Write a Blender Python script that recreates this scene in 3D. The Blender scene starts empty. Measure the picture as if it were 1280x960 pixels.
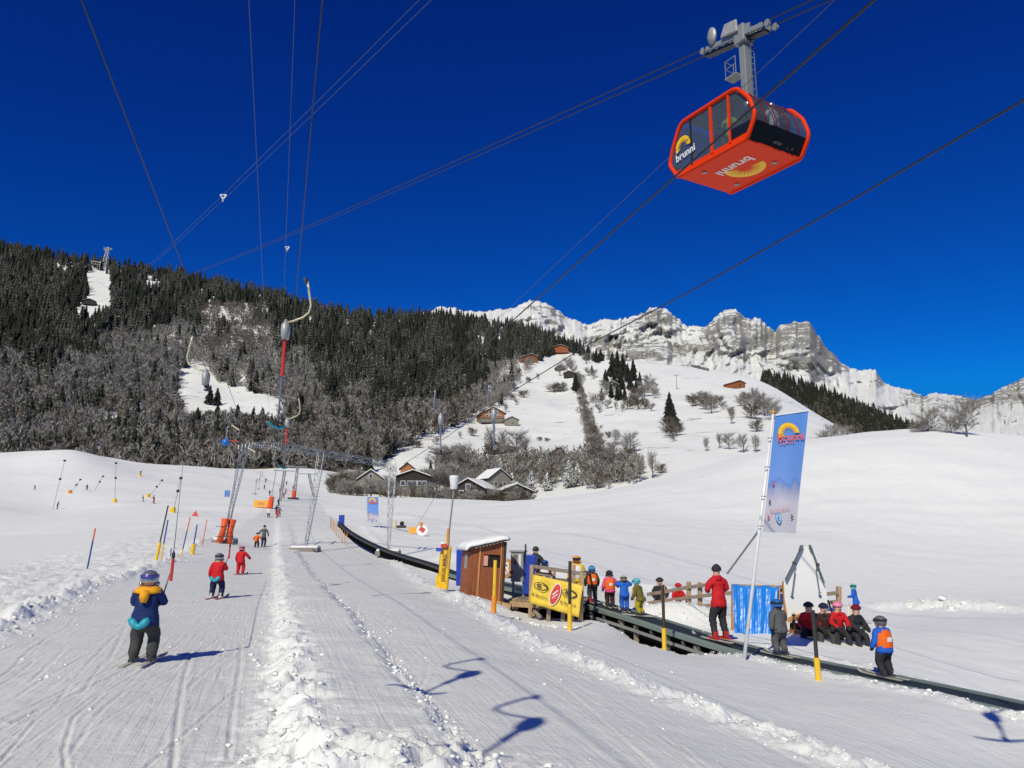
import bpy, bmesh, math, random
import numpy as np
from mathutils import Vector, Matrix
random.seed(7); rng = np.random.default_rng(7)
S = bpy.context.scene; COL = S.collection
# ------------------------------------------------------------------ camera, sky, sun, exposure
F = 970.0; TH = math.radians(10.9); CZ = 1.74
cam = bpy.data.cameras.new('camera'); co = bpy.data.objects.new('camera', cam); COL.objects.link(co)
cam.sensor_width = 36; cam.lens = 36*F/1280; cam.clip_start = .1; cam.clip_end = 30000
co.location = (0, 0, CZ); co.rotation_euler = (math.radians(90)+TH, 0, 0); S.camera = co
SUN_EL = math.radians(41); SHAZ = math.radians(69)        # shadow direction measured from +X
sd = Vector((-math.cos(SHAZ)*math.cos(SUN_EL), -math.sin(SHAZ)*math.cos(SUN_EL), math.sin(SUN_EL)))
w = bpy.data.worlds.new('World'); S.world = w; w.use_nodes = True
nt = w.node_tree; bg = nt.nodes['Background']
sky = nt.nodes.new('ShaderNodeTexSky'); sky.sky_type = 'NISHITA'; sky.sun_disc = False
sky.sun_elevation = SUN_EL; sky.sun_rotation = math.atan2(sd.x, sd.y)
sky.altitude = 1500; sky.air_density = 1.0; sky.dust_density = .1; sky.ozone_density = 3.0
# clear, polarised winter sky: the whole Nishita sky is deepened alike in every direction
sp_ = nt.nodes.new('ShaderNodeSeparateColor'); cb_ = nt.nodes.new('ShaderNodeCombineColor'); nt.links.new(sky.outputs[0], sp_.inputs[0])
for k_, (gain, pw_) in enumerate(((.012, 1.0), (.150, 1.75), (.66, 1.25))):
    p_ = nt.nodes.new('ShaderNodeMath'); p_.operation = 'POWER'; p_.inputs[1].default_value = pw_; nt.links.new(sp_.outputs[k_], p_.inputs[0])
    q_ = nt.nodes.new('ShaderNodeMath'); q_.operation = 'MULTIPLY'; q_.inputs[1].default_value = gain; nt.links.new(p_.outputs[0], q_.inputs[0])
    c_ = nt.nodes.new('ShaderNodeMath'); c_.operation = 'MINIMUM'; c_.inputs[1].default_value = (.8, 2.2, 7.5)[k_]; nt.links.new(q_.outputs[0], c_.inputs[0]); nt.links.new(c_.outputs[0], cb_.inputs[k_])
nt.links.new(cb_.outputs[0], bg.inputs[0]); bg.inputs[1].default_value = .09
sl = bpy.data.lights.new('sun', 'SUN'); sl.energy = 3.6; sl.angle = math.radians(.5); sl.color = (1, .95, .72)
so = bpy.data.objects.new('sun', sl); COL.objects.link(so); so.rotation_euler = sd.to_track_quat('Z', 'Y').to_euler()
S.view_settings.view_transform = 'Standard'; S.view_settings.look = 'None'
S.view_settings.exposure = 0; S.view_settings.gamma = 1
S.render.engine = 'CYCLES'; S.cycles.max_bounces = 6; S.cycles.use_denoising = True

def P(px, py, Y):
    "point on the sight line through photo pixel (px,py) at ground distance Y"
    cx = (px-640)/F; cy = (480-py)/F
    dy = math.cos(TH)-cy*math.sin(TH); dz = math.sin(TH)+cy*math.cos(TH)
    return Vector((cx*Y/dy, Y, CZ+dz*Y/dy))
def Pv(px, py, Y):
    cx = (px-640)/F; cy = (480-py)/F
    dy = math.cos(TH)-cy*math.sin(TH); dz = math.sin(TH)+cy*math.cos(TH)
    return cx*Y/dy, Y, CZ+dz*Y/dy
# ------------------------------------------------------------------ noise
def vnoise(x, y, seed=0):
    xi = np.floor(x).astype(np.int64); yi = np.floor(y).astype(np.int64); fx = x-xi; fy = y-yi
    def h(a, b):
        n = (a*374761393+b*668265263+seed*1442695041) & 0xffffffff
        n = ((n ^ (n >> 13))*1274126177) & 0xffffffff
        return ((n ^ (n >> 16)) & 0xffff)/65535.0
    u = fx*fx*(3-2*fx); v = fy*fy*(3-2*fy)
    a = h(xi, yi); b = h(xi+1, yi); c = h(xi, yi+1); d = h(xi+1, yi+1)
    return (a*(1-u)+b*u)*(1-v)+(c*(1-u)+d*u)*v
def fbm(x, y, o=4, seed=0, ridge=False):
    s = np.zeros(np.broadcast(x, y).shape); a = .5; f = 1.0
    for i in range(o):
        n = vnoise(x*f+17.3*i, y*f-9.1*i, seed+i)
        if ridge: n = 1-np.abs(2*n-1)
        s = s+a*n; a *= .5; f *= 2.03
    return s
# ------------------------------------------------------------------ near ground height (thin-plate through surveyed points)
CPX = []
def H0(X): return -1.72 if X < -5 else (-1.72-.16*(X+5)/5 if X < 0 else max(-3.3, -1.88-.16*X))
for Y in (1.5, 4, 7, 11, 15):
    for u in (-1.3, -.8, -.35, 0, .3, .6, 1.0, 1.4):
        if Y > 12 and u in (0, ): continue
        CPX.append((u*Y, Y, H0(u*Y)+CZ))
CP = [(170,825,11),(270,748,21),(0,742,22),(-200,742,22),(400,746,22),(520,752,20.5),(555,745,25),(300,718,33.5),(110,712,35),(0,701,45),(-200,700,45),
 (617,768,21),(712,787,20.5),(760,850,11.8),(760,784,21.5),(800,803,21.3),(850,818,20),(830,812,19.5),(1022,850,15.8),(930,824,17.8),(600,755,24.5),(680,778,23),
 (575,726,33),(640,738,30),(700,745,28),(760,752,27),(870,775,24),(980,802,21),(1050,800,22.5),(1072,782,38),(1110,790,27),(1200,790,27),(1280,778,34),(1280,766,45),(1150,765,45),(1450,770,40),
 (1450,800,24),(1000,742,50),(1000,690,75),(1000,622,112),(800,722,45),(800,692,60),(800,650,95),(900,640,105),(700,697,50),(640,692,48),(700,655,90),(740,735,33),
 (1200,722,70),(1200,640,105),(1400,700,80),(1400,630,110),(1200,540,155),(1280,548,155),(1400,552,155),(1600,550,160),(1100,546,150),(1000,557,150),(900,580,155),(830,598,160),(740,617,170),(680,625,190),(620,626,200),(540,624,220),
 (620,665,90),(560,665,80),(520,668,75),(540,640,130),(470,658,75),(430,664,72),(485,697,50),(383,690,52),(283,678,58),(320,684,62),(336,650,120),(350,626,180),(358,601,290),(420,630,180),(400,588,330),(480,623,240),
 (300,590,310),(230,584,300),(150,577,275),(90,564,260),(0,569,270),(-150,560,270),(-400,560,270),(200,704,38),(227,697,44),(243,683,52),(70,636,160),(143,628,160),(217,642,120),(110,660,90),(0,680,65),(0,640,140),(0,610,190),
 (-300,660,90),(-300,610,180),(190,630,155),(192,606,215),(-300,590,420),(0,585,420),(200,594,420),(400,594,420),(600,640,420),(800,630,420),(1000,605,420),(1200,590,420),(1500,590,420)]
CP += [(1200,553,215),(1000,570,215),(1280,560,215),(900,592,215),(1100,559,215),(1400,562,215),(1560,562,215),(830,607,220),(740,623,230),(1109,852,16.0),(1200,871,14.8),(1275,889,13.8),(1020,835,17.4),(965,826,18.5),(1150,862,15.2)]
for c in CP: CPX.append(Pv(*c))
CA = np.array(CPX); cu = CA[:,0]/CA[:,1]*2.4; cv = np.log(CA[:,1])
def tpsk(r2): return .5*r2*np.log(r2+1e-12)
_n = len(CA); K = tpsk((cu[:,None]-cu)**2+(cv[:,None]-cv)**2)+np.eye(_n)*1e-4
# heights scaled to angular units so that near and far weigh alike
ang = (CA[:,2]-CZ)/CA[:,1]
# near field is -h/Y: remove a plane first
ang0 = ang+1.95/CA[:,1]
Pm = np.c_[np.ones(_n), cu, cv]
A = np.block([[K, Pm], [Pm.T, np.zeros((3,3))]]); WT = np.linalg.solve(A, np.r_[ang0, 0, 0, 0])
def gh(X, Y):
    X = np.asarray(X, float); Y = np.maximum(np.asarray(Y, float), 1.2); sh = X.shape; X = X.ravel(); Y = Y.ravel()
    u = X/Y*2.4; v = np.log(Y); out = WT[-3]+WT[-2]*u+WT[-1]*v
    for i in range(_n): out = out+WT[i]*tpsk((u-cu[i])**2+(v-cv[i])**2)
    return (CZ+(out-1.95/Y)*Y).reshape(sh)
def seg_dist(X, Y, pts):
    best = np.full(X.shape, 1e9)
    for (x0,y0),(x1,y1) in zip(pts[:-1], pts[1:]):
        dx, dy = x1-x0, y1-y0; t = np.clip(((X-x0)*dx+(Y-y0)*dy)/(dx*dx+dy*dy), 0, 1)
        s = (X-x0)*dy-(Y-y0)*dx                                  # signed: + right of travel
        d = np.hypot(X-x0-t*dx, Y-y0-t*dy); best = np.where(d < np.abs(best), d*np.sign(s+1e-9), best)
    return best
BERM2 = [(7.5,4.2),(5.5,5.8),(3.9,8.4),(1.5,11.9),(.3,15),(-.8,19.8),(-3,28),(-6,42),(-9.5,58),(-20,95)]
LEFTL = [(-6.2,7),(-8.1,12.2),(-9.1,15.3),(-12.3,23.6),(-14.6,32),(-18.6,46),(-23,60),(-34,100)]
CARPET_PX = [(1420,918,12.2),(1280,886,13.7),(1200,868,14.8),(1110,849,16),(1020,831,17.6),(930,811,19.2),(860,790,20.8),(800,771,22.6),(740,754,24.8),(700,744,26.4),(640,733,29),(575,718,33.5),(540,705,38.5),(485,688,48),(452,673,58),(433,661,70),(424,652,82)]
CARPET = [P(*c) for c in CARPET_PX]
CXY = [(p.x, p.y) for p in CARPET]
def sm(a, b, x): t = np.clip((x-a)/(b-a), 0, 1); return t*t*(3-2*t)
def detail(X, Y):
    c = X+.3*Y; fade = 1-sm(60, 130, Y); d = np.zeros(X.shape)
    wob = (fbm(X*.25, Y*.25, 3, 5)-.45)*.5*sm(3,30,Y)
    cc = c+wob
    lump = fbm(X*3.2, Y*3.2, 4, 11, True); lump2 = fbm(X*9, Y*9, 3, 21); big = fbm(X*.9, Y*.9, 3, 31)
    plat = sm(-.05, .45, cc)*(1-sm(1.45, 1.8, cc))
    d += fade*plat*(.15+.10*(big-.4)+.035*(fbm(c*1.2, Y*2.6, 3, 33)-.45))
    edge = np.exp(-((cc-.25)/.34)**2)+.7*np.exp(-((cc-1.66)/.13)**2)
    crumb = fbm(X*22, Y*22, 3, 23, True)
    d += fade*edge*(lump-.55)*.30+fade*edge*((lump2-.4)*.13+(crumb-.5)*.06*np.exp(-Y/14))
    near = np.exp(-((Y-6.0)/.9)**2)*np.exp(-((X+.6)/1.5)**2)                   # heaped clods at the berm's near end
    d += near*((lump-.3)*.30+(lump2-.4)*.10)
    b2 = seg_dist(X, Y, BERM2); e2 = np.exp(-((b2-.1)/.42)**2)
    d += fade*e2*(.07+(lump-.5)*.26+(lump2-.4)*.13+(crumb-.5)*.06*np.exp(-Y/14))
    l = -seg_dist(X, Y, LEFTL)                                                    # + on the left
    ch = sm(-.1, .4, l)*(1-sm(5, 11, l))*fade
    d += ch*(.04+(fbm(X*1.1, Y*1.1, 4, 41, True)-.5)*.34+(lump2-.4)*.08)
    d += fade*np.exp(-((l-.25)/.4)**2)*(.08+(lump-.5)*.36)
    q = seg_dist(X, Y, CXY)
    e3 = np.exp(-((np.abs(q)-.75)/.35)**2)*(1-sm(24, 30, Y))*sm(9, 12, Y)
    d += e3*((lump-.45)*.3)
    d -= np.exp(-(np.maximum(np.abs(q+.0)-.55, 0)/.3)**2)*.30*sm(18.5, 20, Y)*(1-sm(26, 29, Y))
    rl = seg_dist(X, Y, [(22,47),(30,46),(60,40)]); d += np.exp(-(rl/1.4)**2)*(.3+(fbm(X*1.3,Y*1.3,3,51,True)-.5)*1.3)
    d += .5*np.exp(-(((X-4.9)/1.5)**2+((Y-24.3)/.7)**2))*(.6+.8*big)              # ploughed mound before the fence
    d += .28*np.exp(-(((X+.9)/1.0)**2+((Y-23.0)/.4)**2))*(.5+big)
    bk = seg_dist(X, Y, [(-3.5,46),(.4,40),(3.7,36.5),(6.2,33.5),(9,31.5),(13,30.5)]); d += np.exp(-(bk/1.1)**2)*(.34+.3*(fbm(X*.6, Y*.6, 3, 57)-.4))
    d += (fbm(X*.35, Y*.12, 3, 61)-.45)*.05*np.minimum(1, Y/10)
    d += (fbm(X*7, Y*1.2, 3, 71)-.45)*.012*np.exp(-Y/22)
    far = sm(40, 110, Y)
    d += far*(fbm(X*.06, Y*.06, 4, 81)-.47)*.9+far*(fbm(X*.02, Y*.05, 3, 83)-.47)*1.6
    d += far*((fbm(X*.03+.02*Y, Y*.38, 3, 85)-.45)*.46+(fbm(X*.25, Y*.12, 4, 86)-.45)*.30)*sm(-60, 10, X+20)
    d += .055*fade*(fbm(X*.9, Y*.9, 3, 91)-.45)*sm(5.3, 6.2, b2+0*X)*2
    return d
def ground(x, y): 
    a = np.array([[x]]); b = np.array([[y]]); return float(gh(a, b)[0,0]+detail(a, b)[0,0])
def GP(px, Y):
    "ground point seen in photo column px at distance Y"
    x = (px-640)/F*Y
    for i in range(5):
        z = ground(x, Y); x = (px-640)/F*(Y*math.cos(TH)+(z-CZ)*math.sin(TH))
    return Vector((x, Y, ground(x, Y)))
# ------------------------------------------------------------------ materials
MATS = {}
def M(name, col, rough=.6, metal=0, var=.12, scale=6, bump=.0, spec=.5):
    if name in MATS: return MATS[name]
    m = bpy.data.materials.new(name); m.use_nodes = True; n = m.node_tree; b = n.nodes['Principled BSDF']
    b.inputs['Roughness'].default_value = rough; b.inputs['Metallic'].default_value = metal; b.inputs['Specular IOR Level'].default_value = spec
    tc = n.nodes.new('ShaderNodeTexCoord'); no = n.nodes.new('ShaderNodeTexNoise'); no.inputs['Scale'].default_value = scale; no.inputs['Detail'].default_value = 5
    n.links.new(tc.outputs['Object'], no.inputs['Vector'])
    mx = n.nodes.new('ShaderNodeMix'); mx.data_type = 'RGBA'
    mx.inputs[6].default_value = (*[c*(1-var*1.6) for c in col], 1); mx.inputs[7].default_value = (*[min(1, c*(1+var*1.6)) for c in col], 1)
    n.links.new(no.outputs['Fac'], mx.inputs[0]); n.links.new(mx.outputs[2], b.inputs['Base Color'])
    if bump:
        bp = n.nodes.new('ShaderNodeBump'); bp.inputs['Strength'].default_value = bump; bp.inputs['Distance'].default_value = .02
        n.links.new(no.outputs['Fac'], bp.inputs['Height']); n.links.new(bp.outputs[0], b.inputs['Normal'])
    MATS[name] = m; return m
def wood(name, col, scale=(30,30,2), var=.35):
    if name in MATS: return MATS[name]
    m = M(name, col, .75, 0, var, 1, .25); n = m.node_tree
    tc = [x for x in n.nodes if x.type == 'TEX_COORD'][0]; no = [x for x in n.nodes if x.type == 'TEX_NOISE'][0]
    mp = n.nodes.new('ShaderNodeMapping'); mp.inputs['Scale'].default_value = scale
    n.links.new(tc.outputs['Object'], mp.inputs[0]); n.links.new(mp.outputs[0], no.inputs['Vector']); return m
def link(n, a, b): n.links.new(a, b)
# ------------------------------------------------------------------ mesh helpers
class MB:
    def __init__(s): s.v = []; s.f = []; s.m = []; s.k = 0
    def mat(s, k): s.k = k; return s
    def add(s, vs, fs):
        o = len(s.v); s.v += [tuple(v) for v in vs]; s.f += [tuple(i+o for i in f) for f in fs]; s.m += [s.k]*len(fs); return s
    def box(s, c, d, R=None, taper=1):
        hx, hy, hz = d[0]/2, d[1]/2, d[2]/2; vs = []
        for z in (-1, 1):
            t = taper if z > 0 else 1
            for x, y in ((-1,-1),(1,-1),(1,1),(-1,1)): vs.append(Vector((x*hx*t, y*hy*t, z*hz)))
        if R is not None: vs = [R @ v for v in vs]
        c = Vector(c); return s.add([v+c for v in vs], [(3,2,1,0),(4,5,6,7),(0,1,5,4),(1,2,6,5),(2,3,7,6),(3,0,4,7)])
    def bar(s, a, b, wd, h=None, up=(0,0,1)):
        a = Vector(a); b = Vector(b); h = h or wd; z = (b-a); L = z.length; z = z/L; u = Vector(up)
        if abs(z.dot(u)) > .98: u = Vector((0,1,0))
        x = z.cross(u).normalized(); y = x.cross(z); vs = []
        for p in (a, b):
            for i, j in ((-1,-1),(1,-1),(1,1),(-1,1)): vs.append(p+x*(i*wd/2)+y*(j*h/2))
        return s.add(vs, [(3,2,1,0),(4,5,6,7),(0,1,5,4),(1,2,6,5),(2,3,7,6),(3,0,4,7)])
    def tube(s, pts, r, n=8, cap=True):
        pts = [Vector(p) for p in pts]; rs = r if isinstance(r, (list, tuple)) else [r]*len(pts); o = []
        ref = Vector((0,0,1)); prevx = None
        for i, p in enumerate(pts):
            t = (pts[min(i+1, len(pts)-1)]-pts[max(i-1, 0)]).normalized()
            if prevx is None:
                u = ref if abs(t.dot(ref)) < .95 else Vector((0,1,0)); x = t.cross(u).normalized()
            else: x = (prevx-t*prevx.dot(t)).normalized()
            prevx = x; y = t.cross(x)
            for k in range(n): a = 2*math.pi*k/n; o.append(p+(x*math.cos(a)+y*math.sin(a))*rs[i])
        fs = []
        for i in range(len(pts)-1):
            for k in range(n): fs.append((i*n+k, i*n+(k+1)%n, (i+1)*n+(k+1)%n, (i+1)*n+k))
        if cap: fs.append(tuple(range(n-1, -1, -1))); fs.append(tuple((len(pts)-1)*n+k for k in range(n)))
        return s.add(o, fs)
    def lathe(s, prof, c=(0,0,0), n=16, sx=1, sy=1, R=None):
        o = []; c = Vector(c)
        for r, z in prof:
            for k in range(n):
                a = 2*math.pi*k/n; v = Vector((r*math.cos(a)*sx, r*math.sin(a)*sy, z)); o.append((R @ v if R is not None else v)+c)
        fs = []
        for i in range(len(prof)-1):
            for k in range(n): fs.append((i*n+k, i*n+(k+1)%n, (i+1)*n+(k+1)%n, (i+1)*n+k))
        fs.append(tuple(range(n-1, -1, -1))); fs.append(tuple((len(prof)-1)*n+k for k in range(n)))
        return s.add(o, fs)
    def ball(s, c, r, n=10, sx=1, sy=1, sz=1):
        pr = [(max(1e-3, math.sin(math.pi*i/(n//2+2))*r), -math.cos(math.pi*i/(n//2+2))*r*sz) for i in range(n//2+3)]
        return s.lathe(pr, c, n, sx, sy)
    def prism(s, poly, off):
        n = len(poly); poly = [Vector(p) for p in poly]; off = Vector(off)
        fs = [tuple(range(n-1, -1, -1)), tuple(range(n, 2*n))]+[(i, (i+1)%n, n+(i+1)%n, n+i) for i in range(n)]
        return s.add(poly+[p+off for p in poly], fs)
    def mesh(s, name, mats, smooth=False):
        me = bpy.data.meshes.new(name); me.from_pydata([tuple(v) for v in s.v], [], s.f)
        for m in (mats if isinstance(mats, (list, tuple)) else [mats]): me.materials.append(m)
        if any(s.m): me.polygons.foreach_set('material_index', s.m)
        if smooth: me.polygons.foreach_set('use_smooth', [True]*len(me.polygons))
        bm = bmesh.new(); bm.from_mesh(me); bmesh.ops.recalc_face_normals(bm, faces=bm.faces); bm.to_mesh(me); bm.free()
        return me
    def build(s, name, mats, parent=None, smooth=False, bevel=0, **kw):
        o = bpy.data.objects.new(name, s.mesh(name, mats, smooth)); COL.objects.link(o)
        if bevel: md = o.modifiers.new('bevel', 'BEVEL'); md.width = bevel; md.segments = 2; md.limit_method = 'ANGLE'
        if parent is not None: o.parent = parent
        tag(o, **kw); return o
def tag(o, label=None, cat=None, group=None, kind=None):
    if label: o['label'] = label
    if cat: o['category'] = cat
    if group: o['group'] = group
    if kind: o['kind'] = kind
    return o
def empty(name, loc, rz=0, **kw):
    o = bpy.data.objects.new(name, None); COL.objects.link(o); o.location = loc; o.rotation_euler = (0,0,rz); o.empty_display_size = .2
    tag(o, **kw); return o
def obj(name, me, parent=None, loc=(0,0,0), rot=(0,0,0), sc=(1,1,1), **kw):
    o = bpy.data.objects.new(name, me); COL.objects.link(o); o.location = loc; o.rotation_euler = rot; o.scale = sc
    if parent is not None: o.parent = parent
    tag(o, **kw); return o
CHILD = {}
def dup(root, loc, rz=None, label=None, sc=None, kids=None):
    r = root.copy(); COL.objects.link(r); r.location = loc
    if rz is not None: r.rotation_euler = (0,0,rz)
    if sc is not None: r.scale = (sc,)*3 if not hasattr(sc, '__len__') else sc
    if label: r['label'] = label
    for ch in (kids if kids is not None else [c for c in root.children]):
        c = ch.copy(); COL.objects.link(c); c.parent = r
        for g in list(ch.children): d = g.copy(); COL.objects.link(d); d.parent = c
    return r
def text_mesh(name, body, size, mat, extrude=.004, shear=0, bold=0):
    cu_ = bpy.data.curves.new(name, 'FONT'); cu_.body = body; cu_.size = size; cu_.extrude = extrude; cu_.align_x = 'CENTER'; cu_.align_y = 'CENTER'; cu_.shear = shear; cu_.offset = bold; cu_.resolution_u = 3
    o = bpy.data.objects.new(name, cu_); COL.objects.link(o); dg = bpy.context.evaluated_depsgraph_get()
    me = bpy.data.meshes.new_from_object(o.evaluated_get(dg)); bpy.data.objects.remove(o); me.materials.clear(); me.materials.append(mat); return me
def frame_matrix(o, x, n):
    "matrix with local X along x, local Z along n (facing), origin o"
    x = Vector(x).normalized(); n = Vector(n); n = (n-x*n.dot(x)).normalized(); y = n.cross(x)
    return Matrix.Translation(Vector(o)) @ Matrix((x, y, n)).transposed().to_4x4()
# ------------------------------------------------------------------ snow material
def snow_mat(name, grooves=True, base=(.80,.80,.80)):
    m = bpy.data.materials.new(name); m.use_nodes = True; n = m.node_tree; b = n.nodes['Principled BSDF']
    b.inputs['Roughness'].default_value = .62; b.inputs['Specular IOR Level'].default_value = .25
    tc = n.nodes.new('ShaderNodeTexCoord'); geo = n.nodes.new('ShaderNodeNewGeometry')
    n1 = n.nodes.new('ShaderNodeTexNoise'); n1.inputs['Scale'].default_value = 1.1; n1.inputs['Detail'].default_value = 8
    link(n, geo.outputs['Position'], n1.inputs['Vector'])
    mx = n.nodes.new('ShaderNodeMix'); mx.data_type = 'RGBA'
    mx.inputs[6].default_value = (*[c*.93 for c in base], 1); mx.inputs[7].default_value = (*[min(.93, c*1.05) for c in base], 1)
    link(n, n1.outputs['Fac'], mx.inputs[0]); link(n, mx.outputs[2], b.inputs['Base Color'])
    n2 = n.nodes.new('ShaderNodeTexNoise'); n2.inputs['Scale'].default_value = 16; n2.inputs['Detail'].default_value = 6; n2.inputs['Roughness'].default_value = .65
    link(n, geo.outputs['Position'], n2.inputs['Vector'])
    bp = n.nodes.new('ShaderNodeBump'); bp.inputs['Strength'].default_value = .5; bp.inputs['Distance'].default_value = .03
    link(n, n2.outputs['Fac'], bp.inputs['Height']); last = bp
    if grooves:
        nm = n.nodes.new('ShaderNodeTexNoise'); nm.inputs['Scale'].default_value = 1.9; nm.inputs['Detail'].default_value = 7; nm.inputs['Roughness'].default_value = .62; link(n, geo.outputs['Position'], nm.inputs['Vector'])
        bm_ = n.nodes.new('ShaderNodeBump'); bw = n.nodes.new('ShaderNodeTexNoise'); bw.inputs['Scale'].default_value = .33; bw.inputs['Detail'].default_value = 5; link(n, geo.outputs['Position'], bw.inputs['Vector']); bx = n.nodes.new('ShaderNodeBump'); bx.inputs['Strength'].default_value = .35; bx.inputs['Distance'].default_value = .35; link(n, bw.outputs['Fac'], bx.inputs['Height']); link(n, bx.outputs[0], bm_.inputs['Normal']); bm_.inputs['Strength'].default_value = .42; bm_.inputs['Distance'].default_value = .10; link(n, nm.outputs['Fac'], bm_.inputs['Height']); link(n, bm_.outputs[0], bp.inputs['Normal'])
        at = n.nodes.new('ShaderNodeAttribute'); at.attribute_name = 'packed_shade'                # groomed, ski-worn snow is greyer; flatter sunlight on it painted in too
        pk = n.nodes.new('ShaderNodeMix'); pk.data_type = 'RGBA'; pk.blend_type = 'MULTIPLY'; link(n, at.outputs['Fac'], pk.inputs[0]); link(n, mx.outputs[2], pk.inputs[6]); pk.inputs[7].default_value = (.86,.86,.862,1); link(n, pk.outputs[2], b.inputs['Base Color'])
        # fine groomer ridges and ski scratches along the lift (direction X = -.3 Y)
        mp = n.nodes.new('ShaderNodeMapping'); mp.vector_type = 'POINT'; mp.inputs['Rotation'].default_value = (0, 0, -math.atan(.3)); 
        link(n, geo.outputs['Position'], mp.inputs[0])
        mp2 = n.nodes.new('ShaderNodeMapping'); mp2.inputs['Scale'].default_value = (14, .55, 1); link(n, mp.outputs[0], mp2.inputs[0])
        n3 = n.nodes.new('ShaderNodeTexNoise'); n3.inputs['Scale'].default_value = 1; n3.inputs['Detail'].default_value = 4; n3.inputs['Distortion'].default_value = .5
        link(n, mp2.outputs[0], n3.inputs['Vector'])
        b2 = n.nodes.new('ShaderNodeBump'); b2.inputs['Strength'].default_value = .55; b2.inputs['Distance'].default_value = .03
        link(n, n3.outputs['Fac'], b2.inputs['Height']); link(n, bp.outputs[0], b2.inputs['Normal']); last = b2
    link(n, last.outputs[0], b.inputs['Normal']); return m
SNOW = snow_mat('snow_groomed', True, (.88,.88,.87)); SNOWP = snow_mat('snow_plain', False, (.88,.88,.87))
# ------------------------------------------------------------------ near snowfield
def grid_mesh(name, X, Y, Z, mat, smooth=True):
    R, C = X.shape; co_ = np.stack([X, Y, Z], -1).reshape(-1, 3)
    i = np.arange(R*C).reshape(R, C); q = np.stack([i[:-1,:-1], i[:-1,1:], i[1:,1:], i[1:,:-1]], -1).reshape(-1, 4)
    me = bpy.data.meshes.new(name); me.vertices.add(len(co_)); me.vertices.foreach_set('co', co_.ravel().astype(np.float32))
    me.loops.add(q.size); me.loops.foreach_set('vertex_index', q.ravel().astype(np.int32))
    me.polygons.add(len(q)); me.polygons.foreach_set('loop_start', np.arange(0, q.size, 4, dtype=np.int32)); me.polygons.foreach_set('loop_total', np.full(len(q), 4, np.int32))
    me.polygons.foreach_set('use_smooth', np.ones(len(q), bool)); me.materials.append(mat); me.update(); me.validate(); return me
ys = [1.3]
while ys[-1] < 420: y = ys[-1]; ys.append(y+min(max(y*y/1750, .016), y*.012))
ys = np.array(ys); us = np.concatenate([np.linspace(-1.5, -.78, 50, False), np.linspace(-.78, .78, 530), np.linspace(.78, 1.6, 51)[1:]])
GX_, GY_ = np.meshgrid(us, ys); GX_ = GX_*GY_
GZ_ = gh(GX_, GY_)+detail(GX_, GY_)
# ski tracks pressed into the left run and the right lane
r2 = random.Random(3); sub = GY_ < 34; Xs = GX_[sub]; Ys = GY_[sub]; dz = np.zeros(Xs.shape)
for k in range(80):
    lane = r2.random() < .82
    x0 = r2.uniform(-7.5, -.6) if lane else r2.uniform(1.2, 4.6); y0 = r2.uniform(4.5, 12 if lane else 9); L = r2.uniform(1.5, 9)
    c0 = x0+.3*y0*0; ph = r2.uniform(0, 6); am = (r2.uniform(.03, .3) if r2.random() < .4 else .02)*(1 if lane else .15)
    sl_ = -.3+r2.uniform(-.12, .22); pts = []
    for i in range(9):
        yy = y0+L*i/8; pts.append((x0+sl_*(yy-y0)+am*math.sin(yy*.9+ph), yy))
    xm = np.array([p[0] for p in pts]); bb = (Xs > xm.min()-.2) & (Xs < xm.max()+.2) & (Ys > y0-.1) & (Ys < y0+L+.1)
    dd = np.abs(seg_dist(Xs[bb], Ys[bb], pts)); wdt = r2.uniform(.012, .024); dp = r2.uniform(.006, .018)
    dz[bb] += -dp*np.exp(-(dd/wdt)**2)+dp*.5*np.exp(-((dd-wdt*2)/wdt)**2)
cc_ = Xs+.3*Ys; ok_ = ((cc_ < -.05) | ((cc_ > 1.8) & (cc_ < 4.6)))
GZ_[sub] += dz*ok_
_me = grid_mesh('snow_ground', GX_, GY_, GZ_, SNOW)
_l = -seg_dist(GX_, GY_, LEFTL); _b = seg_dist(GX_, GY_, BERM2); _c = GX_+.3*GY_
_pk = (1-sm(-.6, .2, _l))*(1-sm(-.5, .1, _b)); _pk *= 1-.8*np.exp(-((_c-.25)/.4)**2); _pk = np.maximum(_pk*(1-sm(200, 300, GY_)), .28*(1-sm(.5, 12, np.abs(_l)))*sm(0,.5,_l))
_pk = np.maximum(_pk, .55*sm(.3, 1, _b)*(1-sm(3.5, 9, _b))*(1-sm(26, 40, GY_)))
_at = _me.attributes.new('packed_shade', 'FLOAT', 'POINT'); _at.data.foreach_set('value', _pk.ravel().astype(np.float32))  # greys the worn runs and paints in their weaker sun
snowfield = obj('snow_ground', _me, kind='structure')
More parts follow.
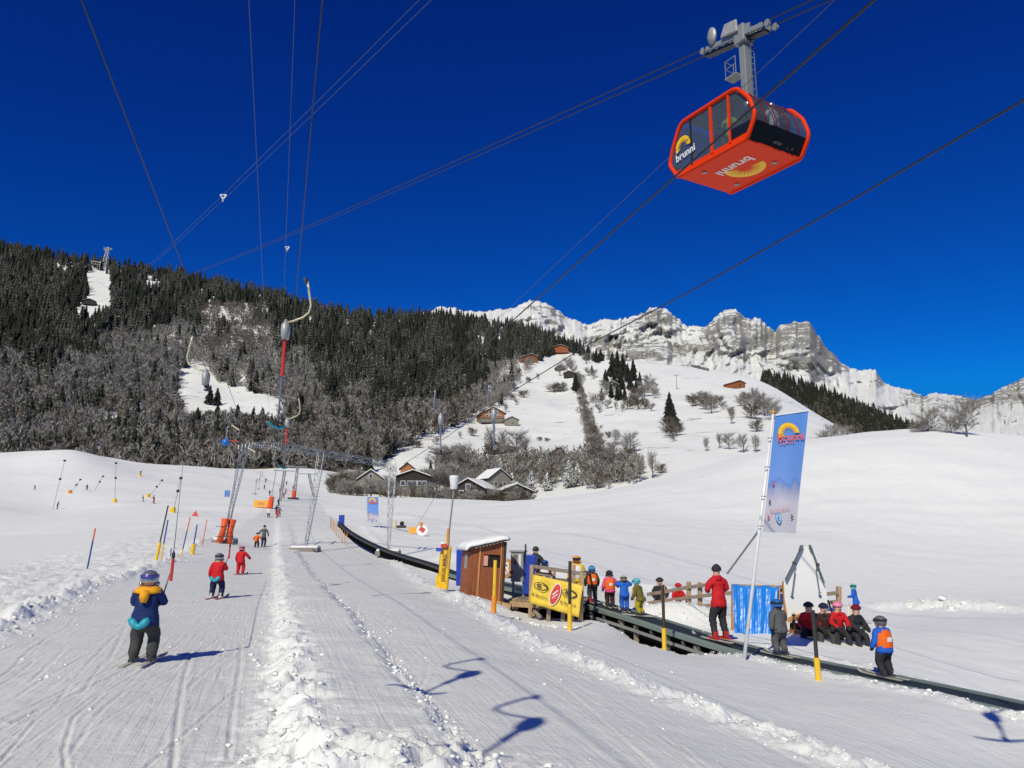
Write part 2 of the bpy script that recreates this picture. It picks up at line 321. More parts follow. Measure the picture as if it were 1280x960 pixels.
# ------------------------------------------------------------------ clods of snow (nobody could count them)
def icolump(r, seed):
    t = (1+5**.5)/2; vs = np.array([(-1,t,0),(1,t,0),(-1,-t,0),(1,-t,0),(0,-1,t),(0,1,t),(0,-1,-t),(0,1,-t),(t,0,-1),(t,0,1),(-t,0,-1),(-t,0,1)], float)
    return vs/np.linalg.norm(vs[0])
ICOF = np.array([(0,11,5),(0,5,1),(0,1,7),(0,7,10),(0,10,11),(1,5,9),(5,11,4),(11,10,2),(10,7,6),(7,1,8),(3,9,4),(3,4,2),(3,2,6),(3,6,8),(3,8,9),(4,9,5),(2,4,11),(6,2,10),(8,6,7),(9,8,1)])
ICO = icolump(1, 0)
def joined(name, verts, faces, mats, midx=None, smooth=False, **kw):
    "one mesh from stacked arrays: verts (N,3), faces (M,3) or (M,4)"
    k = faces.shape[1]; me = bpy.data.meshes.new(name); me.vertices.add(len(verts)); me.vertices.foreach_set('co', verts.ravel().astype(np.float32))
    me.loops.add(faces.size); me.loops.foreach_set('vertex_index', faces.ravel().astype(np.int32)); me.polygons.add(len(faces))
    me.polygons.foreach_set('loop_start', np.arange(0, faces.size, k, dtype=np.int32)); me.polygons.foreach_set('loop_total', np.full(len(faces), k, np.int32))
    for m in mats: me.materials.append(m)
    if midx is not None: me.polygons.foreach_set('material_index', midx.astype(np.int32))
    if smooth: me.polygons.foreach_set('use_smooth', np.ones(len(faces), bool))
    me.update(); me.validate(); return obj(name, me, **kw)
lp = []
def scatter(pts, n, spread, s0, s1, off=0):
    pts = np.array(pts, float); seg = np.hypot(*(pts[1:]-pts[:-1]).T); wts = seg/np.maximum(1, pts[:-1,1])**1.3; wts = wts/wts.sum()
    for i in rng.choice(len(seg), n, p=wts):
        t = rng.random(); p = pts[i]*(1-t)+pts[i+1]*t; a = (pts[i+1]-pts[i])/seg[i]; nn = np.array([a[1], -a[0]]); q = p+nn*(rng.normal()*spread+off)
        lp.append((q[0], q[1], (s0+(s1-s0)*rng.random()**4.5)*.62))
cl = lambda c: [(c-.3*y, y) for y in (5.2, 8, 12, 18, 26, 40, 60)]
scatter(cl(1.72), 1500, .085, .010, .055); scatter(cl(.2), 1300, .2, .010, .06); scatter(cl(.9), 60, .6, .01, .03)
scatter([(-2.2,6.1),(1.2,5.9)], 420, .35, .012, .06); scatter(BERM2, 1500, .26, .010, .06); scatter(LEFTL, 1100, .26, .012, .075, .0)
scatter(LEFTL, 600, 1.8, .012, .06, -2.4); scatter([(p.x,p.y) for p in CARPET[:8]], 420, .2, .012, .08, -.75); scatter([(p.x,p.y) for p in CARPET[:8]], 300, .4, .012, .09, .8)
scatter([(22,47),(30,46),(50,42)], 160, .9, .1, .4); scatter([(3.4,24),(6.2,23.8)], 120, .5, .03, .14); scatter([(-1.6,22.6),(.6,21.8),(2,21.5)], 160, .35, .02, .10)
for i in range(240): lp.append((rng.uniform(-6, 3.5), rng.uniform(5.3, 16), (.006+.022*rng.random()**4)))
lp = np.array(lp); LZ = gh(lp[:,0], lp[:,1])+detail(lp[:,0], lp[:,1])
V = []
for (x, y, s), z in zip(lp, LZ):
    v = ICO*(s*(.5+.9*rng.random((12,1))))*np.array([1+.4*rng.random(), 1+.4*rng.random(), .75]); a = rng.random()*6.28; c, s_ = math.cos(a), math.sin(a)
    V.append(np.stack([v[:,0]*c-v[:,1]*s_+x, v[:,0]*s_+v[:,1]*c+y, v[:,2]+z+s*.12], -1))
V = np.concatenate(V); Fc = (ICOF[None]+12*np.arange(len(lp))[:,None,None]).reshape(-1,3)
joined('snow_clods', V, Fc, [SNOWP], smooth=False, kind='stuff', label='loose white snow clods thrown up along the edges of the ski runs', cat='snow')
# ------------------------------------------------------------------ hillside
FOOT = [(-500,600,340),(-100,600,340),(0,592,340),(200,598,340),(400,596,350),(450,622,300),(600,632,270),(700,630,260),(800,612,260),(900,602,260),(1000,578,280),(1070,562,300),(1200,566,360),(1500,575,360)]
CREST = [(-500,300,1300),(-100,302,1300),(0,310,1350),(40,316,1350),(60,324,1350),(100,328,1350),(150,336,1350),(230,347,1350),(300,362,1350),(350,370,1330),(380,384,1320),(430,393,1300),(460,399,1300),(540,397,1350),(600,404,1400),(640,410,1400),(680,420,1350),(715,436,1250),(745,449,950),(800,453,880),(860,458,830),(900,463,780),(930,470,740),(960,477,700),(1000,505,600),(1075,549,450),(1200,565,420),(1500,572,420)]
def ip(T, px, k, w=26):
    T = np.array(T); px = np.asarray(px, float)
    return sum(np.interp(px+o*w, T[:,0], T[:,k]) for o in (-1,-.66,-.33,0,.33,.66,1))/7
def hill(px, t):
    "world point of the hillside: photo column px, t = 0 foot .. 1 crest"
    px = np.asarray(px, float); t = np.asarray(t, float)
    f, c = ip(FOOT, px, 1), ip(CREST, px, 1); y0, y1 = ip(FOOT, px, 2), ip(CREST, px, 2)
    py = f+(c-f)*t; Y = y0*(y1/y0)**(t**1.1)
    cx = (px-640)/F; cy = (480-py)/F; dy = math.cos(TH)-cy*math.sin(TH); dz = math.sin(TH)+cy*math.cos(TH)
    X = cx*Y/dy; Z = CZ+dz*Y/dy; e = np.sin(np.pi*np.clip(t, 0, 1))**.6
    Z = Z+e*((fbm(X*.012, Y*.008, 4, 101)-.47)*22+(fbm(X*.05, Y*.04, 3, 111)-.45)*2.4)*np.minimum(1, Y/700)
    return X, Y, Z
def hill_at(px, py):
    f, c = float(ip(FOOT, px, 1)), float(ip(CREST, px, 1)); t = (py-f)/(c-f)
    for i in range(4):                                     # correct for the relief
        X, Y, Z = hill(px, t); d = Y*math.cos(TH)+(Z-CZ)*math.sin(TH); q = 480-F*(-Y*math.sin(TH)+(Z-CZ)*math.cos(TH))/d
        t = min(1, max(0, t+(py-q)/(c-f)))
    X, Y, Z = hill(px, t); return Vector((float(X), float(Y), float(Z)))
hp, ht = np.meshgrid(np.linspace(-500, 1500, 420), np.linspace(0, 1, 170)); HX, HY, HZ = hill(hp, ht)
back = [(HX[-1]*1.08, HY[-1]*1.08, HZ[-1]-20), (HX[-1]*1.25, HY[-1]*1.25, HZ[-1]-160)]
for bx, by, bz in back: HX = np.vstack([HX, bx]); HY = np.vstack([HY, by]); HZ = np.vstack([HZ, bz])
def hill_mat():
    m = snow_mat('hillside_snow', False, (.86,.86,.85)); n = m.node_tree; b = n.nodes['Principled BSDF']
    geo = [x for x in n.nodes if x.type == 'NEW_GEOMETRY'][0]
    for x in n.nodes:
        if x.type == 'TEX_NOISE' and abs(x.inputs['Scale'].default_value-16) < 1: x.inputs['Scale'].default_value = .25
        if x.type == 'BUMP': x.inputs['Distance'].default_value = 1.2; x.inputs['Strength'].default_value = .35
    # grass tufts and terracettes that break through the thin snow
    mp = n.nodes.new('ShaderNodeMapping'); mp.inputs['Scale'].default_value = (.05, .05, .5); link(n, geo.outputs['Position'], mp.inputs[0])
    t = n.nodes.new('ShaderNodeTexNoise'); t.inputs['Scale'].default_value = 1.0; t.inputs['Detail'].default_value = 9; t.inputs['Roughness'].default_value = .72; link(n, mp.outputs[0], t.inputs['Vector'])
    r = n.nodes.new('ShaderNodeValToRGB'); r.color_ramp.elements[0].position = .60; r.color_ramp.elements[1].position = .67; link(n, t.outputs['Fac'], r.inputs[0])
    old = b.inputs['Base Color'].links[0].from_socket; mx = n.nodes.new('ShaderNodeMix'); mx.data_type = 'RGBA'
    link(n, r.outputs[0], mx.inputs[0]); link(n, old, mx.inputs[6]); mx.inputs[7].default_value = (.16,.12,.08,1); link(n, mx.outputs[2], b.inputs['Base Color']); return m
obj('hillside', grid_mesh('hillside', HX, HY, HZ, hill_mat()), kind='structure')
# wooded ridge running down to the right
RC = [(840,486,1000),(905,474,1000),(955,474,980),(1000,486,960),(1050,503,940),(1100,524,920),(1165,550,900),(1250,560,900),(1500,566,900)]
def ridge(px, t):
    px = np.asarray(px, float); c = ip(RC, px, 1); y1 = ip(RC, px, 2); f = c+46; py = f+(c-f)*t; Y = 640+(y1-640)*t
    cx = (px-640)/F; cy = (480-py)/F; dy = math.cos(TH)-cy*math.sin(TH); dz = math.sin(TH)+cy*math.cos(TH)
    return cx*Y/dy, Y, CZ+dz*Y/dy
hp, ht = np.meshgrid(np.linspace(840, 1500, 120), np.linspace(0, 1, 30)); RX, RY, RZ = ridge(hp, ht)
RX = np.vstack([RX, RX[-1]*1.3]); RY = np.vstack([RY, RY[-1]*1.3]); RZ = np.vstack([RZ, RZ[-1]-150])
obj('wooded_ridge', grid_mesh('wooded_ridge', RX, RY, RZ, MATS.get('x') or bpy.data.materials['hillside_snow']), kind='structure')
# ------------------------------------------------------------------ rock mountains
SKY = [(-300,520),(300,450),(480,400),(540,388),(552,383),(566,384),(578,388),(590,387),(600,389),(612,387),(626,386),(641,385),(652,379),(663,375),(672,376),(682,377),(688,381),(696,388),(711,396),(722,402),(731,404),(744,404),(748,399),(753,397),(762,398),(775,399),(790,396),(797,393),(804,391),(812,386),(822,383),(833,386),(838,391),(845,396),(857,407),(866,408),(880,408),(890,401),(896,394),(902,389),(908,387),(914,385),(919,387),(924,391),(933,399),(942,398),(950,399),(955,402),(960,408),(969,416),(972,410),(976,406),(983,403),(991,402),(1000,401),(1010,400),(1014,404),(1017,411),(1025,422),(1032,432),(1042,443),(1053,454),(1063,460),(1078,462),(1093,462),(1097,468),(1101,475),(1118,483),(1128,486),(1139,487),(1146,491),(1154,497),(1162,492),(1170,490),(1184,492),(1197,494),(1210,498),(1221,500),(1232,494),(1242,490),(1255,483),(1266,478),(1280,471),(1320,462),(1380,450),(1600,440)]
NM, NT = 640, 150; mp_, mt = np.meshgrid(np.linspace(430, 1520, NM), np.linspace(0, 1, NT))
crest = ip(SKY, mp_, 1, 1)+(fbm(mp_*.16, mp_*0, 5, 201, True)-.5)*6.5; footp = 575.0
py_ = footp+(crest-footp)*mt; YY = 3300+1700*(mt**1.5)
lat = (mp_-640)/F*5000; hgt = (footp-py_)/F*5000
wx = lat+(fbm(lat*.003, hgt*.003, 3, 205)-.5)*260; wy = hgt-lat*.25+(fbm(lat*.003, hgt*.003, 3, 206)-.5)*220
g = fbm(wx*.0026, wy*.0020, 6, 211, True); g2 = fbm(wx*.0095+3, wy*.0085, 5, 221, True); ledge = fbm(wx*.0012+40, wy*.016, 4, 231)
up = np.clip((mt-.35)*2.2, 0, 1)
YY = YY-(g-.5)*620*np.clip(mt*2, 0, 1)*(.3+.7*np.clip((1-mt)*5, 0, 1))-(g2-.5)*260*up*(.3+.7*np.clip((1-mt)*9, 0, 1))-(ledge-.45)*130*up
BLOB = [(665,384,22,8,.5),(690,393,16,8,.45),(825,398,26,13,1.0),(795,408,34,9,.7),(770,428,44,9,.8),(850,436,60,9,1.1),(800,446,60,7,.9),(915,405,26,18,1.25),(945,424,32,16,1.0),(1000,424,36,24,1.35),(1035,448,26,15,1.1),(980,456,46,8,.8),(1100,474,20,9,.8),(1142,497,22,12,.9),(1250,492,50,16,1.3),(1180,506,46,12,.8),(742,408,20,7,.45),(630,392,22,7,.5),(700,400,20,8,.5),(745,425,30,8,.6),(1300,480,60,25,1.2),(885,418,16,10,.7)]
rockW = sum(w_*np.exp(-((mp_-x_)/sx_)**2-((py_-y_)/sy_)**2) for x_, y_, sx_, sy_, w_ in BLOB)
rockW = np.clip(rockW, 0, 1.05)
gul = fbm(wx*.022+8, wy*.0035, 4, 241, True); YY = YY-(gul-.5)*(60+150*np.clip(rockW, 0, 1))*np.clip((1-mt)*12, .25, 1)
cx = (mp_-640)/F; cy = (480-py_)/F; dy = math.cos(TH)-cy*math.sin(TH); dz_ = math.sin(TH)+cy*math.cos(TH)
MX, MY, MZ = cx*YY/dy, YY, CZ+dz_*YY/dy
MX = np.vstack([MX, MX[-1]*1.12]); MY = np.vstack([MY, MY[-1]*1.12]); MZ = np.vstack([MZ, MZ[-1]-700])
def rock_mat():
    m = bpy.data.materials.new('alpine_rock_and_snow'); m.use_nodes = True; n = m.node_tree; b = n.nodes['Principled BSDF']; b.inputs['Roughness'].default_value = .8; b.inputs['Specular IOR Level'].default_value = .2
    geo = n.nodes.new('ShaderNodeNewGeometry'); sp = n.nodes.new('ShaderNodeSeparateXYZ'); link(n, geo.outputs['Normal'], sp.inputs[0])
    def nz(scale, det, vec, rough=.6, dist=0):
        t = n.nodes.new('ShaderNodeTexNoise'); t.inputs['Scale'].default_value = scale; t.inputs['Detail'].default_value = det; t.inputs['Roughness'].default_value = rough; t.inputs['Distortion'].default_value = dist; link(n, vec, t.inputs['Vector']); return t.outputs['Fac']
    mp = n.nodes.new('ShaderNodeMapping'); mp.inputs['Rotation'].default_value = (0, .24, 0); mp.inputs['Scale'].default_value = (.0030, .0030, .024); link(n, geo.outputs['Position'], mp.inputs[0])
    def ma(a, k, c):
        x = n.nodes.new('ShaderNodeMath'); x.operation = 'MULTIPLY_ADD'; link(n, a, x.inputs[0]); x.inputs[1].default_value = k
        if hasattr(c, 'default_value'): link(n, c, x.inputs[2])
        else: x.inputs[2].default_value = c
        return x.outputs[0]
    band = nz(1, 9, mp.outputs[0], .66, 1.2); fine = nz(.016, 12, geo.outputs['Position'], .80); mass = nz(.0011, 4, geo.outputs['Position'])
    s = ma(sp.outputs['Z'], .95, ROCK_B-.74); s = ma(band, 2.1, s); s = ma(fine, 2.5, s); s = ma(mass, .5, s); ra = n.nodes.new('ShaderNodeAttribute'); ra.attribute_name = 'rockiness'; s = ma(ra.outputs['Fac'], -.60, s)
    hz = n.nodes.new('ShaderNodeSeparateXYZ'); link(n, geo.outputs['Position'], hz.inputs[0])
    r = n.nodes.new('ShaderNodeMapRange'); r.inputs[1].default_value = 0; r.inputs[2].default_value = .09; link(n, s, r.inputs[0])
    rc = n.nodes.new('ShaderNodeValToRGB'); e = rc.color_ramp.elements; e[0].position = .3; e[0].color = (.19,.185,.18,1); e[1].position = .7; e[1].color = (.44,.42,.39,1); link(n, nz(.006, 12, geo.outputs['Position'], .75), rc.inputs[0])
    mx = n.nodes.new('ShaderNodeMix'); mx.data_type = 'RGBA'; link(n, r.outputs[0], mx.inputs[0]); link(n, rc.outputs[0], mx.inputs[6]); mx.inputs[7].default_value = (.84,.84,.84,1); link(n, mx.outputs[2], b.inputs['Base Color'])
    bp = n.nodes.new('ShaderNodeBump'); bp.inputs['Strength'].default_value = .7; bp.inputs['Distance'].default_value = 28; link(n, fine, bp.inputs['Height']); link(n, bp.outputs[0], b.inputs['Normal']); return m
ROCK_B = -2.06
_mm = grid_mesh('mountains', MX, MY, MZ, rock_mat()); _ra = _mm.attributes.new('rockiness', 'FLOAT', 'POINT'); _ra.data.foreach_set('value', np.vstack([rockW, rockW[-1]]).ravel().astype(np.float32))
obj('mountains', _mm, kind='structure')
# ------------------------------------------------------------------ trees
def foliage_mat(name, col, snow, scale=.9, thr=.55, var=.35):
    m = bpy.data.materials.new(name); m.use_nodes = True; n = m.node_tree; b = n.nodes['Principled BSDF']; b.inputs['Roughness'].default_value = .8; b.inputs['Specular IOR Level'].default_value = .15
    geo = n.nodes.new('ShaderNodeNewGeometry')
    t = n.nodes.new('ShaderNodeTexNoise'); t.inputs['Scale'].default_value = scale; t.inputs['Detail'].default_value = 4; link(n, geo.outputs['Position'], t.inputs['Vector'])
    t2 = n.nodes.new('ShaderNodeTexNoise'); t2.inputs['Scale'].default_value = .03; t2.inputs['Detail'].default_value = 4; link(n, geo.outputs['Position'], t2.inputs['Vector'])
    mx = n.nodes.new('ShaderNodeMix'); mx.data_type = 'RGBA'; mx.inputs[6].default_value = (*[c*(1-var) for c in col], 1); mx.inputs[7].default_value = (*[c*(1+var) for c in col], 1); link(n, t2.outputs['Fac'], mx.inputs[0])
    r = n.nodes.new('ShaderNodeMapRange'); r.inputs[1].default_value = thr; r.inputs[2].default_value = thr+.06; r.inputs[4].default_value = snow; link(n, t.outputs['Fac'], r.inputs[0])
    m2 = n.nodes.new('ShaderNodeMix'); m2.data_type = 'RGBA'; link(n, r.outputs[0], m2.inputs[0]); link(n, mx.outputs[2], m2.inputs[6]); m2.inputs[7].default_value = (.75,.75,.76,1); link(n, m2.outputs[2], b.inputs['Base Color']); return m
CONF = foliage_mat('conifer_needles', (.045,.046,.037), .6, .9, .615)
CONFD = foliage_mat('conifer_needles_dark', (.022,.025,.017), .35, 1.1, .65)
CONFS = foliage_mat('snow_laden_needles', (.03,.035,.025), .95, 2.2, .47)
BARK = M('grey_bark', (.10,.08,.065), .9, 0, .3, 3)
TWIG = foliage_mat('frosted_twigs', (.29,.265,.24), .5, .5, .60, .38)
TWIGB = foliage_mat('brown_twigs', (.15,.118,.09), .45, .6, .60, .35)
LARCH = foliage_mat('larch_twigs', (.20,.165,.14), .4, .9, .63, .3)
def conifer_arr(seed, lay=7, pts=7, slim=.19, jit=0):
    r = np.random.default_rng(seed); V = []; Fs = []; o = 0
    V += [(-.012,-.01,0),(.012,-.01,0),(0,.014,0),(0,0,.3)]; Fs += [(0,1,3),(1,2,3),(2,0,3)]; o = 4
    for i in range(lay):
        f = i/lay; z1 = .10+.86*f; z2 = min(1.0, z1+.30*(1-f*.55)); rad = slim*(1-f)**.85+.012; n = pts*2; ph = r.random()*6
        V.append((0,0,z2))
        for k in range(n):
            a = ph+math.pi*2*k/n+r.normal()*.10; rr = rad*((1.05+.35*r.random()) if k % 2 == 0 else (.45+.25*r.random()))*(1+jit*r.normal()); V.append((rr*math.cos(a), rr*math.sin(a), z1-.03*(k % 2 == 0)+r.normal()*.012))
        for k in range(n): Fs.append((o, o+1+k, o+1+(k+1) % n))
        o += n+1
    return np.array(V, float), np.array(Fs)
def bare_arr(seed, nb=10, nt=10, wd=1.0, base=.18, spread=.32, upr=.75, wt=.0035):
    "bare tree as thin three-cornered blades: trunk, limbs, twigs"
    r = np.random.default_rng(seed); V = []; Fs = []
    def blade(a, b, w0, w1):
        a = np.array(a); b = np.array(b); d = b-a; s = np.cross(d, r.normal(size=3)); s /= np.linalg.norm(s)+1e-9; o = len(V)
        V.extend([a-s*w0, a+s*w0, b]); Fs.append((o, o+1, o+2))
    lean = r.normal(size=2)*.03; top = np.array([lean[0], lean[1], .78])
    for k in range(3):
        a = k*2.1; V0 = len(V); V.extend([(.014*math.cos(a), .014*math.sin(a), -.03), (.014*math.cos(a+2.1), .014*math.sin(a+2.1), -.03), tuple(top)]); Fs.append((V0, V0+1, V0+2))
    for i in range(nb):
        h = base+(.74-base)*((i+r.random())/nb)**.9; st = top*h/.78; az = r.random()*6.28; L = spread*(1.15-.6*h)*(.8+.4*r.random())
        el = upr+.3*r.random(); d = np.array([math.cos(az)*math.cos(el), math.sin(az)*math.cos(el), math.sin(el)]); en = st+d*L; en[2] = min(en[2], 1.0)
        blade(st, en, .007*wd, .002)
        for j in range(nt):
            f = .25+.75*r.random(); p = st+(en-st)*f; q = p+(d*.6+r.normal(size=3)*.55+np.array([0,0,.35]))*L*(.28+.25*r.random()); blade(p, q, wt*wd, 0)
            if j % 2 == 0: blade(p+(q-p)*.5, p+(q-p)*.5+r.normal(size=3)*L*.16+np.array([0,0,.04]), wt*.7*wd, 0)
    V = np.array(V, float); V[:,2] *= 1/max(.9, V[:,2].max()); return V, np.array(Fs)
def plant(protos, pos, h, mats, matidx, name, wide=(.85,1.2), **kw):
    VV = []; FF = []; MI = []; o = 0
    for k, (p, hh) in enumerate(zip(pos, h)):
        v, f = protos[rng.integers(len(protos))]; a = rng.random()*6.28; c, s = math.cos(a), math.sin(a); wdt = hh*rng.uniform(*wide)
        VV.append(np.stack([(v[:,0]*c-v[:,1]*s)*wdt+p[0], (v[:,0]*s+v[:,1]*c)*wdt+p[1], v[:,2]*hh+p[2]], -1)); FF.append(f+o); o += len(v); MI.append(np.full(len(f), matidx[k] if matidx is not None else 0))
    return joined(name, np.concatenate(VV), np.concatenate(FF), mats, np.concatenate(MI), **kw)
def inpoly(px, py, poly):
    c = False; j = len(poly)-1
    for i in range(len(poly)):
        xi, yi = poly[i]; xj, yj = poly[j]
        if (yi > py) != (yj > py) and px < (xj-xi)*(py-yi)/(yj-yi)+xi: c = not c
        j = i
    return c
WOOD = [(-420,290),(748,290),(745,447),(728,444),(700,441),(682,446),(664,462),(652,470),(644,484),(634,498),(622,512),(600,520),(572,532),(545,545),(516,556),(500,566),(478,578),(470,585),(440,590),(-420,606)]
CLEAR = [[(103,344),(118,338),(138,340),(140,398),(112,404),(90,398),(92,385),(110,380),(108,362)],[(64,331),(92,336),(88,346),(66,340)],[(180,352),(200,354),(198,364),(182,362)],
 [(222,462),(250,458),(275,476),(320,486),(352,502),(352,545),(320,532),(290,524),(262,534),(232,542),(220,505)],[(122,514),(142,510),(160,530),(150,548),(124,540)],[(380,568),(430,560),(440,580),(385,582)]]
conp = [conifer_arr(300+i, 6, 5, .15+.03*(i % 3)) for i in range(8)]; barep = [bare_arr(400+i, 8, 6, 3.3, .08, .40, .75, .0075) for i in range(8)]
rp, rh, rm = [], [], []; bp_, bh, bmi = [], [], []
cand = np.c_[np.concatenate([rng.uniform(-20, 748, 24500), rng.uniform(-330, -20, 2000)]), rng.uniform(300, 606, 26500)]
tt = []
for px, py in cand:
    f_, c_ = float(np.interp(px, [a[0] for a in FOOT], [a[1] for a in FOOT])), float(np.interp(px, [a[0] for a in CREST], [a[1] for a in CREST]))
    if py < c_-1: continue
    if not inpoly(px, py, WOOD) or any(inpoly(px, py, c) for c in CLEAR): continue
    tt.append((px, py, (f_-py)/(f_-c_)))
tt = np.array(tt); TX, TY, TZ = hill(tt[:,0], tt[:,2]); nz1 = fbm(tt[:,0]*.022, tt[:,1]*.03, 3, 301); nz2 = fbm(tt[:,0]*.05+7, tt[:,1]*.05, 3, 302)
lim = np.interp(tt[:,0], [-300,0,120,220,290,330,400,470,520,600,680,750], [440,450,455,425,405,430,480,535,520,500,470,470])+(nz1-.45)*120
for i in range(len(tt)):
    px, py, t = tt[i]; p = (TX[i], TY[i], TZ[i]); Y = TY[i]
    con = py < lim[i] if rng.random() > .07 else py > lim[i]
    if 250 < px < 335 and 385 < py < 450 and nz2[i] > .36: con = False
    if con: rp.append(p); rh.append(rng.uniform(13, 25)*(.66+.38*min(1, Y/1100))); rm.append(int(nz2[i]+rng.normal()*.08 > .47))
    else: bp_.append(p); bh.append(rng.uniform(9, 15)*(1 if Y > 600 else .95)); bmi.append(1 if 500 < py and rng.random() < .35 else (2 if (250 < px < 335 and py < 450) or (500 < px < 560 and py < 450) else 0))
# denser at skyline
for k in range(620):
    px = rng.uniform(-300, 746); X, Y, Z = hill(px, rng.uniform(.955, 1.0)); 
    if 92 < px < 142 and rng.random() < .85: continue
    rp.append((float(X), float(Y), float(Z))); rh.append(rng.uniform(11, 19)*(1.25 if px < 55 else 1)); rm.append(int(rng.random() < .5))
plant(conp, rp, rh, [CONF, CONFD], rm, 'conifer_forest', kind='stuff', label='dense dark conifer forest covering the steep hillside', cat='forest')
plant(barep, bp_, bh, [TWIG, TWIGB, LARCH], bmi, 'bare_woodland', (.9,1.35), kind='stuff', label='grey leafless woodland with frost on the lower hillside', cat='forest')
# wooded ridge on the right
rp, rh, rm, bq, bhh = [], [], [], [], []
for k in range(1500):
    px = rng.uniform(952, 1182); t = rng.uniform(.0, 1) if px < 1120 else rng.uniform(.3, 1)
    if px < 985 and t < .5: continue
    X, Y, Z = ridge(px, t)
    if rng.random() < (.9 if t > .45 else .45): rp.append((float(X), float(Y), float(Z))); rh.append(rng.uniform(13, 23)*(1-.25*(px-952)/230)); rm.append(int(rng.random() < .75))
    else: bq.append((float(X), float(Y), float(Z))); bhh.append(rng.uniform(9, 14))
plant(conp, rp, rh, [CONF, CONFD], rm, 'conifer_wood', kind='stuff', label='dark belt of conifers on the ridge below the rocky peaks', cat='forest')
plant(barep, bq, bhh, [TWIGB], None, 'bare_thicket', (1.0,1.5), kind='stuff', label='brown leafless thicket along the lower edge of the conifer belt', cat='forest')
# the hedge of shrubs that climbs the meadow (px 715 to 745)
hq, hh_ = [], []
for k in range(620):
    f = rng.random(); py = 468+(612-468)*f; cxp = np.interp(py, [468,500,530,560,590,612], [722,728,735,744,748,748]); wd = np.interp(py, [468,500,530,560,590,612], [4,8,9,13,20,24]); p = hill_at(cxp+rng.normal()*wd*.4, py); hq.append(tuple(p)); hh_.append(rng.uniform(3.0, 5.5))
plant(barep, hq, hh_, [TWIGB, TWIG], [int(rng.random() < .45) for _ in hq], 'brown_hedge', (1.2,1.9), kind='stuff', label='long brown hedge of leafless shrubs climbing the white meadow', cat='hedge')
tq, th = [], []
for k in range(560):
    px = rng.uniform(575, 800) if rng.random() < .8 else rng.uniform(545, 600); 
    py = rng.uniform(575, 612) if px < 740 else rng.uniform(585, 606); p = hill_at(px, py); tq.append(tuple(p)); th.append(rng.uniform(4, 9))
plant(barep, tq, th, [TWIG, TWIGB], [int(rng.random() < .3) for _ in tq], 'village_thicket', (.9,1.4), kind='stuff', label='frosted grey brushwood on the slope behind the village roofs', cat='brushwood')
# single trees, each its own thing
def tree_proto(name, v, f, mat, label, cat):
    r = empty(name, (0,0,0), label=label, cat=cat)
    t = MB().tube([(0,0,-.03),(0,0,.3),(.005,0,.75)], [.022,.015,.004], 6).build('trunk', BARK, r)
    me = bpy.data.meshes.new('crown'); me.from_pydata(v.tolist(), [], f.tolist()); me.materials.append(mat); obj('crown', me, r); return r, list(r.children)
conv, conf_ = conifer_arr(501, 17, 9, .165, .28)
bv1 = bare_arr(510, 20, 28, 1.3, .12, .34, .85, .0042); bv2 = bare_arr(511, 26, 34, 1.2, .12, .42, .55, .0042); bv3 = bare_arr(512, 34, 26, 1.1, .02, .5, .65, .0065)
pr = {}
pr['fir'] = ('fir_tree', conv, conf_, CONFD, 'fir'); pr['snowfir'] = ('fir_tree', conv, conf_, CONFS, 'fir'); pr['bare'] = ('bare_tree', *bv1, TWIG, 'tree'); pr['wide'] = ('bare_tree', *bv2, TWIG, 'tree'); pr['shrub'] = ('bare_shrub', *bv3, TWIGB, 'shrub')
protos = {}
def tree(kind, loc, h, label, wide=1.0, group=None):
    if kind not in protos:
        nm, v, f, m, cat = pr[kind]; r, k = tree_proto(nm, v, f, m, label, cat); protos[kind] = (r, k); o = r; o.location = loc; o.scale = (h*wide, h*wide, h)
    else: o = dup(protos[kind][0], loc, rng.uniform(0, 6.28), label, (h*wide, h*wide, h), protos[kind][1])
    o.rotation_euler = (0,0,rng.uniform(0, 6.28))
    if group: o['group'] = group
    elif 'group' in o: del o['group']
    return o
def htree(kind, px, py, hpx, label, wide=1.0, group=None):
    p = hill_at(px, py); return tree(kind, p-Vector((0,0,.3)), hpx*p.y/F*1.02, label, wide, group)
# clump of firs around the meadow's crown
g = 'dark firs in the clump on top of the white meadow'
for px, py, h in [(766,474,42),(772,470,40),(779,472,38),(785,478,30),(792,476,34),(757,482,26),(800,482,22),(764,498,24),(772,501,26),(781,500,22),(791,499,20),(775,487,30),(752,500,20)]: htree('fir', px, py, h*.85, 'dark fir in the clump on top of the white meadow', 1.0, g)
g = 'firs above the clump around a small hut'
for px, py, h in [(745,452,16),(751,452,17),(740,467,12),(748,454,13)]: htree('fir', px, py, h, 'small fir beside the highest hut on the meadow', 1.1, g)
htree('fir', 720,490, 26, 'broad dark fir standing at the top end of the brown hedge', 1.1); htree('fir', 838,530, 42, 'lone dark fir in brush on the open meadow right of the hedge', .95); htree('fir', 843,534, 30, 'smaller fir tucked against the lone fir on the open meadow', .9)
htree('fir', 776,500, 18, 'small fir behind the gabled barn below the clump', .9); htree('fir', 262,506, 26, 'left of two small firs standing in the hillside clearing', 1.1); htree('fir', 271,507, 24, 'right of two small firs standing in the hillside clearing', 1.1)
htree('fir', 538,606, 32, 'slim dark fir between the village house and the thicket', .7); htree('fir', 459,592, 42, 'tall snow dusted fir behind the pale gabled house', .9)
for px, py, h, l in [(640,618,28,'white laden fir at the left end of the snowy row right of the village roofs'),(664,617,30,'white laden fir second from the left in the snowy row right of the village roofs'),(684,614,26,'white laden fir in the middle of the snowy row under the brushwood'),(712,610,38,'tallest white laden fir at the right end of the snowy row by the hedge'),(722,608,30,'white laden fir hard against the foot of the brown hedge')]: htree('snowfir', px, py, h, l, 1.15)
